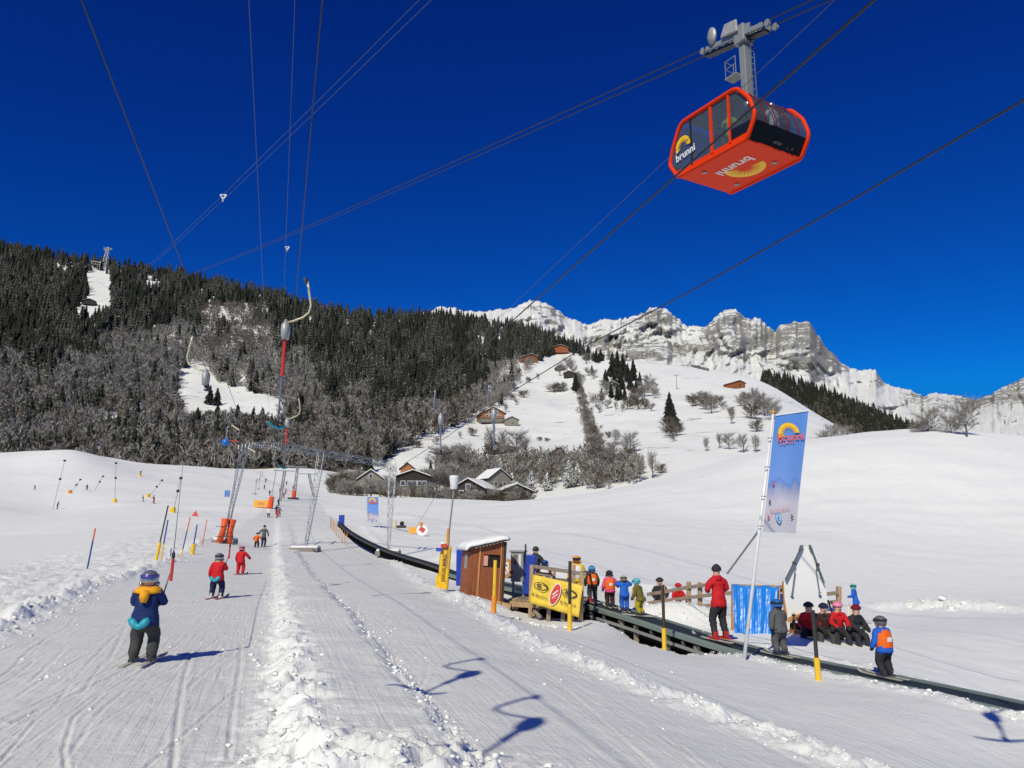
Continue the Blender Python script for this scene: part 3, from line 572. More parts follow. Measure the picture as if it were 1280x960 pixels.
for px, py, h, k, wd, l in [(788,566,32,'wide',1.1,'round leafless tree on the meadow right of the hedge'),(782,575,26,'bare',1,'thin leafless tree under the round tree right of the hedge'),(646,575,46,'wide',1.1,'spreading leafless tree beside the small dark barn'),(614,574,50,'bare',.8,'slim leafless tree left of the small dark barn, near the sunny chalet'),(628,572,42,'bare',.9,'leafless tree right in front of the small dark barn'),
 (816,598,42,'bare',.8,'tall thin leafless tree low on the meadow near the bank'),(800,602,40,'bare',.8,'pale leafless tree at the lower meadow left of the tall thin one'),(826,592,16,'shrub',1.2,'brown shrub under the tall thin tree near the bank'),(900,560,24,'bare',.9,'slim leafless tree at the middle of the meadow left of the banner'),(884,564,22,'bare',.9,'leftmost slim tree of the row under the meadow track'),
 (912,562,26,'wide',1,'bushy leafless tree of the row beside the banner'),(930,566,30,'bare',1.2,'taller leafless tree of the row beside the banner'),(945,566,28,'bare',1.0,'leafless tree of the row just left of the banner pole'),(915,530,24,'bare',.8,'slender leafless tree alone halfway up the meadow'),(946,540,20,'shrub',1.1,'dark shrub above the banner pole'),
 (890,517,28,'wide',1.1,'leafless tree in the upper row near the wooden barn'),(884,512,22,'shrub',1.2,'shrub in the upper row near the wooden barn'),(870,508,18,'shrub',1.1,'low shrub at the left end of the upper row'),(931,512,26,'bare',1.1,'leafless tree just below the wooden barn'),(944,510,32,'bare',1.0,'tall leafless tree right of the wooden barn'),(956,520,34,'wide',1.2,'spreading leafless tree at the meadow edge above the banner'),(966,526,34,'wide',1.1,'spreading leafless tree touching the banner top'),
 (940,524,26,'shrub',1.2,'brown shrub at the meadow edge above the banner'),(838,546,20,'shrub',1.3,'brown brush around the foot of the lone fir'),(798,512,20,'shrub',1.3,'shrub below the clump of firs near the stone barn'),(806,496,24,'wide',1.2,'brown leafless tree at the right of the fir clump'),(812,490,26,'wide',1.1,'brown rounded tree right of the fir clump on the crest'),(758,494,24,'wide',1.2,'brown tree at the left foot of the fir clump'),(745,508,20,'wide',1.3,'brown tree by the track left of the gabled barn'),
 (784,512,18,'shrub',1.2,'brown shrub right beside the gabled barn'),(692,490,14,'shrub',1.7,'left of the two rounded bushes on the upper left meadow'),(700,489,15,'shrub',1.6,'right of the two rounded bushes on the upper left meadow'),(655,497,12,'shrub',1.6,'lone rounded bush at the left of the upper meadow'),(709,466,24,'wide',1.1,'leafless tree beside the dark shed high on the meadow'),(716,468,20,'wide',1,'leafless tree between the dark shed and the crest'),(700,470,20,'bare',1.1,'thin leafless tree left of the dark shed'),
 (733,455,16,'wide',1.2,'leafless tree on the crest left of the fir clump'),(674,551,7,'shrub',1.4,'left of two small bushes in the open left meadow'),(684,552,7,'shrub',1.4,'right of two small bushes in the open left meadow'),(545,590,40,'wide',1,'spreading leafless tree above the village house'),(560,592,44,'wide',1.0,'leafless tree on the slope right of the village house'),(580,594,46,'wide',1.0,'leafless tree above the grey roofed houses'),
 (520,560,12,'shrub',1.6,'low brown bush on the meadow edge above the village'),(480,560,22,'wide',1.2,'leafless tree at the wood edge above the village')]: htree(k, px, py, h, l, wd)
g = 'brown brushwood scattered over the white meadow'
for px, py, h in [(648,470,12),(660,478,9),(672,474,10),(753,505,22),(760,511,16),(749,516,14),(770,512,14),(778,515,14),(806,512,16),(815,514,14),(793,507,22),(797,503,24),(803,501,26),(868,500,12),(878,503,18),(886,506,20),(893,510,20),(900,506,16),(862,505,12),(926,508,20),(936,506,22),(950,512,26),(960,516,26),(970,530,22),(978,536,20),(760,548,12),(752,552,16),(770,556,26),(790,572,18),(768,578,34),(760,590,38),(775,598,34),(834,540,24),(846,544,22),(842,552,14),(820,498,16),(905,512,14),(914,517,12),(735,470,14),(742,474,16),(728,476,12),(985,545,18),(994,548,16),(640,500,10),(645,506,12),(632,515,14),(618,520,12),(590,545,14),(575,548,12),(545,556,14)]: htree(['shrub','wide','bare'][int(rng.integers(3))], px, py, h*.95, 'brown brush among the scattered brushwood on the white meadow', 1.15, g)
for px, py, h in [(768,484,22),(778,487,20),(788,488,22),(796,490,20),(760,488,18)]: htree('fir', px, py, h, 'dark fir in the clump on top of the white meadow', 1.1, 'dark firs in the clump on top of the white meadow')
# the broad frosted trees on the right skyline
for px, py, Y, h, l in [(1209,544,150,60,'large frosted leafless tree on the right skyline of the snow bank'),(1190,545,152,38,'smaller frosted tree left of the large skyline tree'),(1162,546,155,48,'thin leafless tree on the skyline at the end of the conifer belt'),(1150,547,155,32,'low frosted tree beside the thin skyline tree'),(1040,554,190,34,'leafless tree rising behind the snow bank right of the banner'),(1056,552,190,30,'second leafless tree behind the snow bank right of the banner'),(1030,556,190,26,'low leafless tree just right of the banner edge')]:
    p = P(px, py+4, Y); p.z = min(p.z, float(gh(p.x, p.y))) if Y < 165 else p.z; tree('wide', p, h*Y/F*1.02, l, 1.0)
# individual trees along the foot of the wood
g = 'grey leafless trees along the foot of the wooded hillside'
for k in range(74):
    px = -20+k*6.4+rng.uniform(-3, 3); p = hill_at(px, 575+rng.uniform(-6, 10) if px > 120 else 566+rng.uniform(-8, 6)); tree('bare' if rng.random() < .6 else 'wide', p, rng.uniform(10, 15.5), 'grey leafless tree along the foot of the wooded hillside', rng.uniform(.8, 1.1), g)
g = 'brown shrubs at the edge between wood and ski slope'
for k in range(60):
    px = 60+k*6.6+rng.uniform(-3, 3); p = hill_at(px, 588+rng.uniform(-4, 4)); tree('shrub', p, rng.uniform(2.5, 5), 'brown shrub at the edge between wood and ski slope', 1.6, g)

g = 'bare trees and bushes among the village houses'
for k in range(64):
    px = rng.uniform(415, 665); Y = rng.uniform(236, 262); py = np.interp(px, [415,480,560,665], [618,620,626,628])+(250-Y)*.12; p = P(px, py, Y); kind = ['shrub','wide','bare'][int(rng.integers(3))]; tree(kind, p-Vector((0,0,.3)), rng.uniform(2.2, 4.5) if kind == 'shrub' else rng.uniform(4, 7.5), 'bare bush or small tree among the village houses', 1.3, g)
for k in range(36):
    px = rng.uniform(568, 668); P_ = P(px, 626, rng.uniform(226, 238)); tree(['shrub','wide'][k % 2], P_-Vector((0,0,.2)), rng.uniform(2.0, 4.2), 'bare bush or small tree among the village houses', 1.3, g)
for k in range(26):
    px = rng.uniform(408, 450); Y = rng.uniform(268, 300); p = P(px, 612, Y); tree(['shrub','wide'][k % 2], p-Vector((0,0,.3)), rng.uniform(4, 9), 'bare bush or small tree among the village houses', 1.2, g)
for k in range(30):
    px = rng.uniform(480, 600); Y = rng.uniform(272, 300); p = P(px, 614, Y); tree(['bare','wide'][k % 2], p-Vector((0,0,.3)), rng.uniform(6, 11), 'bare bush or small tree among the village houses', 1.1, g)
# ------------------------------------------------------------------ people
SK = M('skin', (.62,.36,.25), .5, 0, .05)
BLK = M('black_fabric', (.018,.018,.022), .8, 0, .2, 20, .3); DKG = M('charcoal_fabric', (.045,.045,.042), .85, 0, .2, 20, .3)
def cloth(name, c):
    m = M(name, c, .72, 0, .16, 8, .9, .2); [x for x in m.node_tree.nodes if x.type == 'BUMP'][0].inputs['Distance'].default_value = .05; return m
NAVY = cloth('navy_fabric', (.012,.03,.12)); RED = cloth('red_fabric', (.55,.015,.02)); ORG = cloth('orange_fabric', (.85,.14,.015)); BLUE = cloth('blue_fabric', (.02,.12,.55)); PINK = cloth('pink_fabric', (.75,.08,.22))
OLIVE = cloth('olive_fabric', (.16,.13,.03)); MUST = cloth('mustard_fabric', (.42,.32,.02)); GREY = cloth('grey_fabric', (.10,.10,.105)); WHITEF = cloth('white_fabric', (.75,.75,.75)); BROWN = cloth('brown_fabric', (.045,.022,.018)); NEON = cloth('neon_green_fabric', (.35,.65,.05)); SAF = cloth('saffron_fabric', (.85,.36,.02)); DKB = cloth('dark_blue_fabric', (.015,.02,.06)); YEL = cloth('yellow_fabric', (.8,.5,.03)); MAROON = cloth('maroon_fabric', (.16,.01,.02))
SILV = M('silver_helmet', (.42,.42,.44), .22, .7, .05); HBLUE = M('blue_helmet', (.02,.12,.42), .3); HBLK = M('black_helmet', (.02,.02,.022), .3); HPINK = M('pink_helmet', (.75,.22,.35), .35); HORG = M('orange_helmet', (.9,.3,.02), .35); HTURQ = M('turquoise_helmet', (.10,.42,.48), .35); HVIO = M('violet_band', (.10,.09,.35), .25, .4)
HAIR = M('blond_hair', (.45,.28,.11), .7); DHAIR = M('dark_hair', (.03,.02,.015), .7); BOOT = M('ski_boot_plastic', (.05,.05,.055), .35); BOOTR = M('red_boot_plastic', (.5,.03,.03), .35); BOOTW = M('white_boot_plastic', (.6,.6,.6), .35)
SKIW = M('pale_ski', (.55,.5,.42), .35); SKIB = M('blue_ski', (.10,.30,.45), .35); SKIR = M('red_ski', (.45,.1,.08), .35); STEEL = M('galvanised_steel', (.34,.35,.36), .42, .75, .12, 4); METAL = M('grey_painted_steel', (.30,.31,.31), .5, .2, .12, 2); DARKM = M('dark_steel', (.04,.04,.045), .5, .5); LENS = M('dark_lens', (.01,.01,.015), .1)
BODY = {}
def body_mesh(key, kid, st, bend, lean, arms, sit, turn):
    "one continuous skinned figure of unit height facing +Y; slots jacket, trousers, skin, gloves"
    if key in BODY: return BODY[key]
    zh, rh = (.888, .080) if kid else (.925, .058); zs = .760 if kid else .825; zc = .655 if kid else .73; zp = .47 if kid else .52; zk = .265 if kid else .285
    fat = 1.0 if kid else .74; hipx = .064*(1 if kid else .85); shx = .128 if kid else .130
    N = []; E = []; R = []; T = []
    def nd(x, y, z, r, t, par=None):
        N.append((x, y, z)); R.append(r); T.append(t)
        if par is not None: E.append((par, len(N)-1))
        return len(N)-1
    dz = -.26 if sit else -bend*.05; py_ = -.0
    L = lambda z: lean*(z-zp)
    p = nd(0, py_, zp+dz, (.112*fat, .098*fat), 1); w_ = nd(0, L(zp+.09), zp+dz+.09, (.128*fat, .105*fat), 0, p); c = nd(0, L(zc+.02), zc+dz+.02, (.132*fat, .104*fat), 0, w_)
    s0 = nd(0, L(zs), zs+dz, (.094*fat, .078*fat), 0, c); n_ = nd(0, L(zs+.045), zs+dz+.045, .05 if kid else .036, 2, s0)
    h1 = nd(0, L(zh)*.85, zh+dz-.035, rh*.85, 2, n_); h2 = nd(0, L(zh)*.85+.004, zh+dz+.03, rh*.93, 2, h1)
    for s, (eo, ho) in zip((-1, 1), arms):
        sh = nd(s*shx*.8, L(zs), zs+dz-.02, .062*fat, 0, s0); el = nd(s*(shx+eo[0]), L(zs)+eo[1], zs+dz+eo[2], .053*fat, 0, sh); wr = nd(s*(shx+ho[0]), L(zs)+ho[1], zs+dz+ho[2], .044*fat, 0, el)
        d = (Vector(N[wr])-Vector(N[el])).normalized(); g0 = nd(*(Vector(N[wr])+d*.026), .034*fat, 3, wr); nd(*(Vector(N[wr])+d*.062), .022*fat, 3, g0); nd(N[g0][0]-s*.024, N[g0][1]+.018, N[g0][2]+.012, .013*fat+.003, 3, g0)
    for s in (-1, 1):
        hp = nd(s*hipx, py_, zp+dz-.045, .082*fat+.004, 1, p)
        if sit: kn = nd(s*(hipx+.045), .21, zp+dz-.035, .066*fat, 1, hp); an = nd(s*(hipx+.05), .25, zp+dz-.035-zk+.06, .045*fat, 1, kn); nd(s*(hipx+.05), .29, zp+dz-.035-zk+.025, .03, 3, an)
        else: kn = nd(s*(hipx*.5+st*.75), bend*.09+.012, zk, .070*fat, 1, hp); an = nd(s*(hipx*.2+st), -bend*.01, .075, .060*fat, 1, kn); nd(s*(hipx*.2+st)*1.02, .03, .035, .034*fat, 3, an)
    me = bpy.data.meshes.new('sk'); me.from_pydata(N, E, []); o = bpy.data.objects.new('sk', me); COL.objects.link(o); o.modifiers.new('s', 'SKIN'); md = o.modifiers.new('u', 'SUBSURF'); md.levels = 2
    for i, r in enumerate(R): sv = me.skin_vertices[0].data[i]; sv.radius = r if isinstance(r, tuple) else (r, r); sv.use_root = (i == 0)
    dg = bpy.context.evaluated_depsgraph_get(); out = bpy.data.meshes.new_from_object(o.evaluated_get(dg)); bpy.data.objects.remove(o)
    cs_ = np.empty(len(out.vertices)*3, np.float32); out.vertices.foreach_get('co', cs_); cs_ = cs_.reshape(-1, 3); ns_ = np.array([v.normal for v in out.vertices]); 
    wr = (fbm(cs_[:,0]*16+cs_[:,1]*13, cs_[:,2]*34+cs_[:,0]*7, 3, 401, True)-.5)*.022+(fbm(cs_[:,0]*8+3, cs_[:,2]*14+cs_[:,1]*9, 2, 402)-.4)*.016; wr *= (cs_[:,2] < zs+dz-.0)
    cs_ = cs_+ns_*wr[:,None]; out.vertices.foreach_set('co', cs_.ravel().astype(np.float32)); out.update()
    nv = [Vector(v) for v in N]; segs = [(nv[a], nv[b], T[b] if T[b] != 3 else 3) for a, b in E]; mi = []
    for f in out.polygons:
        cc = f.center; best = 1e9; bt = 0
        for a, b, t in segs:
            d = b-a; u = max(0, min(1, (cc-a).dot(d)/max(1e-9, d.dot(d)))); q = (cc-a-d*u).length
            if q < best: best = q; bt = t
        if bt == 2 and cc.z < zs+dz+.035: bt = 0
        if bt == 1 and cc.z > zp+dz-.055 and not sit: bt = 0
        mi.append(bt)
    out.materials.clear()
    for m in (BLK, BLK, SK, BLK): out.materials.append(m)
    out.polygons.foreach_set('material_index', mi); out.polygons.foreach_set('use_smooth', [True]*len(mi)); out.name = 'figure'
    BODY[key] = (out, (0, L(zh)*.85, zh+dz, rh), (zs+dz, zc+dz, zp+dz, lean, fat, st, hipx)); return BODY[key]
DOWN = ((.035,-.01,-.15), (.045,.05,-.27)); FRONT = ((.03,.0,-.14), (-.05,.11,-.16)); HOLD = ((.03,.04,-.13), (-.07,.13,-.06)); UP = ((.10,.02,-.02), (-.02,.05,.10)); OUT = ((.09,.02,-.13), (.12,.12,-.20)); LAP = ((.04,.05,-.15), (-.02,.17,-.22)); EYES = ((.10,.05,-.02), (-.07,.10,.07)); BACK = ((.05,-.05,-.14), (.03,-.02,-.27))
PARTS = {}
def person(label, loc, h, rz=0, kid=True, jacket=NAVY, trousers=BLK, gloves=BLK, head='helmet', headmat=SILV, band=None, arms=(FRONT, FRONT), st=.05, bend=.6, lean=.12, sit=False, skis=SKIW, boots=BOOT, bib=None, bibnum=True, hair=None, collar=None, poles=False, group=None, face=True, tilt=0, small=False):
    root = empty('person', loc, rz, label=label, cat='person'); root.scale = (h,)*3; root.rotation_euler = (tilt, 0, rz)
    if group: root['group'] = group
    me, (hx, hy, hz, hr), (zs, zc, zp, ln, fat, st_, hipx) = body_mesh((kid, st, bend, lean, arms, sit), kid, st, bend, lean, arms, sit, 0)
    b = obj('body', me, root)
    for i, m in enumerate((jacket, trousers, SK, gloves)): b.material_slots[i].link = 'OBJECT'; b.material_slots[i].material = m
    def part(name, key, fn, mat, smooth=True):
        key = (name, key)
        if key not in PARTS: mb = MB(); fn(mb); PARTS[key] = mb.mesh(name, [mat if not isinstance(mat, tuple) else mat[0]]+(list(mat[1:]) if isinstance(mat, tuple) else []), smooth)
        o = obj(name, PARTS[key], root); ms = mat if isinstance(mat, tuple) else (mat,)
        for i, m in enumerate(ms): o.material_slots[i].link = 'OBJECT'; o.material_slots[i].material = m
        return o
    k = (kid, round(lean, 3), sit, round(bend, 2), st)
    if not small:
        def f(mb): mb.lathe([(.052+.02*fat, -.03), (.050+.016*fat, .02), (.046+.010*fat, .038)], (0, ln*(zs-zp)+.002, zs+.012), 14, 1.05, 1)
        part('collar', k, f, jacket)
        if not sit:
            def f(mb):
                n = 20; o = []; fs = []
                for j, (r, z) in enumerate(((.122, .05), (.130, .0), (.136, -.045), (.128, -.048))):
                    for i in range(n): a = 2*math.pi*i/n; q_ = r*fat*(1+.035*math.sin(5*a+j)); o.append((q_*math.cos(a)*1.05, q_*.93*math.sin(a)+ln*max(0, z), zp+z))
                for j in range(3):
                    for i in range(n): fs.append((j*n+i, j*n+(i+1) % n, (j+1)*n+(i+1) % n, (j+1)*n+i))
                mb.add(o, fs)
            part('jacket_hem', k, f, jacket)
    if head == 'helmet':
        def f(mb):
            R_ = hr*1.19; pf = [(R_*1.0, -.035), (R_*1.02, -.01), (R_*1.0, .025), (R_*.88, .058), (R_*.62, .082), (R_*.3, .094), (.002, .097)]
            mb.lathe(pf, (hx, hy-.004, hz+.0), 16, .92, 1.08)
            mb.ball((hx-hr*1.05, hy, hz-.05), .028, 6); mb.ball((hx+hr*1.05, hy, hz-.05), .028, 6)
        part('helmet', k, f, headmat)
        if band is not None or not small:
            part('goggle_strap', k, lambda mb: mb.lathe([(hr*1.27, .012), (hr*1.29, .03), (hr*1.25, .05)], (hx, hy-.004, hz), 16, .92, 1.08), band or BLK)
            def gg(mb): mb.box((hx, hy+hr*1.12, hz+.012), (hr*1.3, hr*.4, hr*.55))
            part('goggles', k, gg, LENS, False)
    elif head == 'hat':
        def f(mb): R_ = hr*1.12; mb.lathe([(R_, .0), (R_*1.05, .015), (R_*.95, .045), (R_*.62, .072), (R_*.25, .088), (.002, .092)], (hx, hy, hz+.01), 14)
        part('hat', k, f, headmat)
    else:
        def f(mb): R_ = hr*1.08; mb.lathe([(R_, .0), (R_*1.02, .02), (R_*.9, .055), (R_*.5, .085), (.002, .09)], (hx, hy-.012, hz), 14)
        part('hair', k, f, headmat)
    if face and not small:
        def f(mb):
            y = hy+hr*.86
            mb.mat(0).lathe([(.001, -.012), (hr*.16, -.010), (hr*.10, .008), (.001, .014)], (hx, y+hr*.12, hz-.018), 6); mb.mat(1).box((hx, y+.004, hz-hr*.62), (hr*.55, .01, .008))
            for s in (-1, 1): mb.mat(2).ball((hx+s*hr*.36, y-.002, hz+.004), hr*.13, 6)
        part('face', k, f, (SK, MAROON, LENS))
    if hair is not None:
        def f(mb): mb.lathe([(hr*.55, .0), (hr*.78, -.04), (hr*.6, -.10), (hr*.3, -.16), (.004, -.19)], (hx, hy-hr*.5, hz-.02), 10, 1, .6)
        part('hair', k, f, hair)
    if collar is not None:
        def f(mb): 
            mb.lathe([(.09, -.035), (.142, -.02), (.125, .02), (.085, .045)], (0, ln*(zs-zp), zs+.01), 16, 1.08, .95)
            mb.tube([(0, ln*(zs-zp)-.11, zs+.01), (0, ln*(zs-zp)-.135, zs-.05), (0, ln*(zs-zp)-.140, zs-.105)], [.05, .05, .03], 10)
        part('hood', k, f, collar)
    if bib is not None:
        def f(mb):
            ring = []
            for z, r in ((zs+.01, .098), (zs-.04, .136), (zc-.04, .150), (zp+.10, .147), (zp+.03, .138)): ring.append((r*fat, z-zc))
            n = 18; o = []; fs = []
            for r, z in ring:
                for i in range(n): a = 2*math.pi*i/n; o.append((r*math.cos(a), r*.93*math.sin(a)+ln*(z+zc-zp), z+zc))
            for i in range(len(ring)-1):
                for j in range(n): fs.append((i*n+j, i*n+(j+1) % n, (i+1)*n+(j+1) % n, (i+1)*n+j))
            mb.add(o, fs)
        part('race_bib', k, f, bib)
        if bibnum: part('number_patch', k, lambda mb: mb.box((.0, ln*(zc-zp)-.143*fat, zc-.03), (.085, .012, .07)), WHITEF, False)
    if skis is not None and not sit:
        for s in (-1, 1):
            x = s*(hipx*.2+st)*1.02
            def f(mb, x=x):
                y0 = -.36; pts = [(y0, .012, .03), (y0+.2, .010, .027), (0, .010, .026), (.30, .010, .029), (.46, .018, .03), (.52, .04, .02), (.55, .06, .008)]
                o = []; fs = []
                for y, z, wv in pts: o += [(x-wv, y, z), (x+wv, y, z), (x+wv, y, z+.010), (x-wv, y, z+.010)]
                for i in range(len(pts)-1):
                    for j in range(4): fs.append((i*4+j, i*4+(j+1) % 4, i*4+4+(j+1) % 4, i*4+4+j))
                fs += [(3,2,1,0), tuple(len(o)-4+j for j in range(4))]; mb.add(o, fs)
            part('ski', (k, s), f, skis, False)
    if not sit:
        for s in (-1, 1):
            x = s*(hipx*.2+st)*1.02
            def f(mb, x=x): mb.box((x, .03, .035), (.062*max(fat, .8), .17, .028), taper=.95); mb.tube([(x, -.005, .04), (x, -.012, .09), (x, -.02, .125)], [.036, .038, .034], 8); mb.box((x, -.075, .03), (.04, .04, .03))
            part('ski_boot', (k, s), f, boots, False)
    if poles:
        for s in (-1, 1): part('ski_pole', (k, s), lambda mb, s=s: mb.tube([(s*.19, .13, .47), (s*.24, .2, 0)], .006, 6), STEEL)
    return root
OP = person
# ------------------------------------------------------------------ the figures of the photograph
def gp(px, Y, dz=0): p = GP(px, Y); p.z += dz; return p
OP('child in navy jacket, orange hood and silver helmet riding the drag lift nearest the camera', gp(177, 10.8), 1.26, .12, st=.075, bend=.7, lean=.10, jacket=NAVY, trousers=DKG, collar=SAF, headmat=SILV, band=HVIO, arms=(HOLD, HOLD))
OP('blond child in red jacket and navy trousers being towed up second from the camera', gp(270, 21), 1.22, .05, jacket=RED, trousers=DKB, headmat=SILV, band=BLK, hair=HAIR, st=.085, arms=(DOWN, HOLD), boots=BOOTW, skis=SKIR)
OP('child in an all red ski suit and pink helmet on the tow track', gp(300, 33.4), 1.24, 0, jacket=RED, trousers=RED, headmat=HPINK, st=.07, arms=(DOWN, OUT), boots=BOOTR, skis=SKIR, hair=DHAIR)
OP('child in orange jacket and black hat beside an adult on the tow track', gp(320.5, 60), 1.2, 0, jacket=ORG, trousers=BLK, head='hat', headmat=BLK, st=.08, arms=(OUT, OUT), small=True)
OP('adult in grey-brown jacket and black hat beside the orange child on the tow', gp(329, 63), 1.75, 0, kid=False, jacket=GREY, trousers=DKB, head='hat', headmat=BLK, arms=(OUT, DOWN), small=True)
far = [(335.5,124,1.65,WHITEF,DKB,'skier in white jacket standing at the left edge of the tow track'),(346,122,1.35,RED,RED,'small red suited skier ahead of the white jacketed one'),(349,126,1.5,GREY,GREY,'grey clad skier hard beside the small red suited one'),(345.5,138,1.7,DKB,BLK,'dark blue clad skier above the small red suited one on the tow track'),(348,160,1.7,BLK,BLK,'black clad skier next to the red padding on the tow track'),
 (354.5,205,1.5,DKB,RED,'skier far up the tow, first above the black clad one'),(357,225,1.5,RED,BLK,'red jacketed skier far up the tow below the turquoise bar'),(350,232,1.6,MAROON,BLK,'maroon clad skier left of the far tow column'),(353.5,250,1.6,BLK,RED,'skier in black top and red trousers high on the tow'),(358,268,1.5,MAROON,DKB,'maroon jacketed skier near the upper end of the tow'),(366.5,245,1.7,RED,RED,'red suited skier right of the tow column near the top'),(330.5,240,1.5,GREY,BLK,'grey clad skier left of the tow near the slanting lances'),(337,210,1.6,DKB,GREY,'skier in dark blue and grey by the slanting lances'),(332,268,1.6,BLK,BLK,'highest black clad skier left of the tow')]
for px, Y, h, j, t, l in far: OP(l, gp(px, Y), h, rng.uniform(-.4, .4), kid=False, jacket=j, trousers=t, head='hat', headmat=BLK, small=True, arms=(DOWN, OUT), st=.06)
for px, Y, h, j, t, l, rz in [(43.5,190,1.2,MAROON,BLK,'tiny maroon skier alone at the far left of the snowfield',1.2),(71,158,1.7,MAROON,DKB,'dark skier bending at the foot of the long slanting lance at left',-1),(108.5,190,1.5,DKB,BLK,'dark skier between two yellow padded lances at left',.5),(179,162,1.4,BLK,BLK,'black clad skier left of the pair on the left snowfield',2),(192.5,158,1.7,MAROON,RED,'red clad skier right of the pair on the left snowfield',2.4)]: OP(l, gp(px, Y), h, rz, kid=False, jacket=j, trousers=t, head='hat', headmat=BLK, small=True, st=.09, bend=1, lean=.3)
# on the conveyor (loc on the belt)
def belt(px):
    T_ = sorted(CARPET_PX); return P(px, float(np.interp(px, [a[0] for a in T_], [a[1] for a in T_])), float(np.interp(px, [a[0] for a in T_], [a[2] for a in T_])))
UPL = .9   # riders face up the belt, to the far left
def rider(label, px, h, **k): rz = k.pop('rz', UPL); return OP(label, belt(px)+Vector((0,0,.03)), h, rz, **k)
rider('child in blue helmet with black, white and orange jacket highest on the conveyor', 741, 1.16, jacket=BLK, trousers=DKG, headmat=HBLUE, band=HTURQ, bib=ORG, rz=.15, st=.055, arms=(DOWN, DOWN), boots=BOOTR)
rider('child in pink jacket with orange bib and black helmet on the conveyor', 763, 1.13, jacket=PINK, trousers=BROWN, headmat=HBLK, bib=ORG, rz=.1, arms=(DOWN, OUT))
rider('child in bright blue suit and sand helmet with hands at the face on the conveyor', 781, 1.06, jacket=BLUE, trousers=BLUE, headmat=M('sand_helmet', (.35,.30,.2), .4), hair=DHAIR, rz=.05, arms=(EYES, EYES), gloves=BLUE)
rider('child in olive jacket and mustard trousers leaning on the conveyor', 802, 1.10, jacket=OLIVE, trousers=MUST, headmat=HTURQ, band=HTURQ, rz=.9, lean=.35, bend=.9, arms=(DOWN, FRONT))
rider('adult in red jacket and black hat standing on the conveyor', 901, 1.83, kid=False, jacket=RED, trousers=BLK, head='hat', headmat=BLK, rz=.35, lean=.06, bend=.5, arms=(FRONT, FRONT), boots=BOOTR, st=.07)
rider('child in dark grey suit with navy hood beside the white flagpole on the conveyor', 977, 1.30, jacket=GREY, trousers=GREY, headmat=HBLUE, hair=DHAIR, rz=.35, st=.06, arms=(BACK, FRONT), gloves=DKB)
rider('child in orange bib over blue jacket with grey helmet at the conveyor start', 1109, 1.22, jacket=BLUE, trousers=BLK, headmat=M('grey_helmet', (.12,.12,.13), .3), band=BLK, bib=ORG, rz=.35, st=.06, arms=(DOWN, FRONT))
# staff, deck and bench
OP('adult in dark jacket watching from the deck beside the blue panel', P(671,748,26.6), 1.72, 2.6, kid=False, jacket=BLK, trousers=BLK, head='hair', headmat=DHAIR, arms=(DOWN, FRONT), skis=None)
OP('child in blue helmet and maroon jacket waiting on the deck behind the yellow banner', P(682,745,25.6), 1.18, 2.8, jacket=MAROON, trousers=RED, headmat=HBLUE, bib=WHITEF, bibnum=False, skis=None)
OP('child in orange helmet and yellow suit at the end of the deck', P(722,750,25.0), 1.42, 2.9, jacket=YEL, trousers=YEL, headmat=HORG, bib=WHITEF, bibnum=False, skis=None, arms=(DOWN, DOWN))
OP('skier in blue jacket standing alone behind the bench', gp(1072, 30), 1.36, .9, kid=False, jacket=BLUE, trousers=BLK, headmat=HTURQ, head='helmet', arms=(FRONT, FRONT), poles=True)
for px, py, Y, h, rz, j, t, hm, l in [(1014,797,22.2,1.5,2.7,RED,BLK,BLK,'seated child in red jacket leftmost on the log bench'),(1030,797,22.0,1.45,3.0,BROWN,DKG,DKB,'seated child in brown jacket second on the log bench'),(1045,797,22.0,1.5,3.3,RED,BLK,HPINK,'seated child in red jacket and pink cap on the log bench'),(1066,799,22.0,1.45,3.6,BLK,BLK,MAROON,'seated child in black at the right end of the log bench'),(826,757,28.0,1.5,2.9,BLK,BLK,DHAIR,'adult in black sitting behind the first fence post'),(846,760,28.0,1.35,3.4,RED,BLK,RED,'child in red sitting behind the fence rails')]:
    OP(l, P(px, py, Y)-Vector((0,0,.12)), h, rz, jacket=j, trousers=t, head='hat', headmat=hm, sit=True, lean=.35, arms=(LAP, LAP), skis=None)
# ------------------------------------------------------------------ timber, conveyor, deck, hut
W_LT = wood('pale_timber', (.42,.28,.16)); W_GR = wood('weathered_timber', (.26,.20,.15)); W_BR = wood('brown_boards', (.30,.088,.03)); W_DK = wood('dark_timber', (.05,.03,.02)); W_OR = wood('orange_timber', (.55,.27,.10)); 
VOID = M('painted_shade_black', (.008,.008,.009), 1, 0, .1, 4, 0, 0)  # flat black standing in for the shade under belt and deck
BELT = M('black_rubber_belt', (.02,.028,.028), .6, 0, .2, 8); SKIRT = M('grey_green_skirt', (.20,.25,.225), .5, .2, .12, 2); YPAINT = M('yellow_paint', (.85,.52,.02), .45, 0, .08, 3); OPAINT = M('orange_paint', (.85,.28,.02), .45); BLKP = M('black_post', (.03,.028,.026), .6); BPAINT = M('blue_paint', (.01,.05,.42), .5, 0, .1, 2)
def offset(pts, d):
    out = []
    for i, p in enumerate(pts):
        a = pts[max(0, i-1)]; b = pts[min(len(pts)-1, i+1)]; t = Vector((b.x-a.x, b.y-a.y, 0)).normalized(); out.append(p+Vector((t.y, -t.x, 0))*d)
    return out
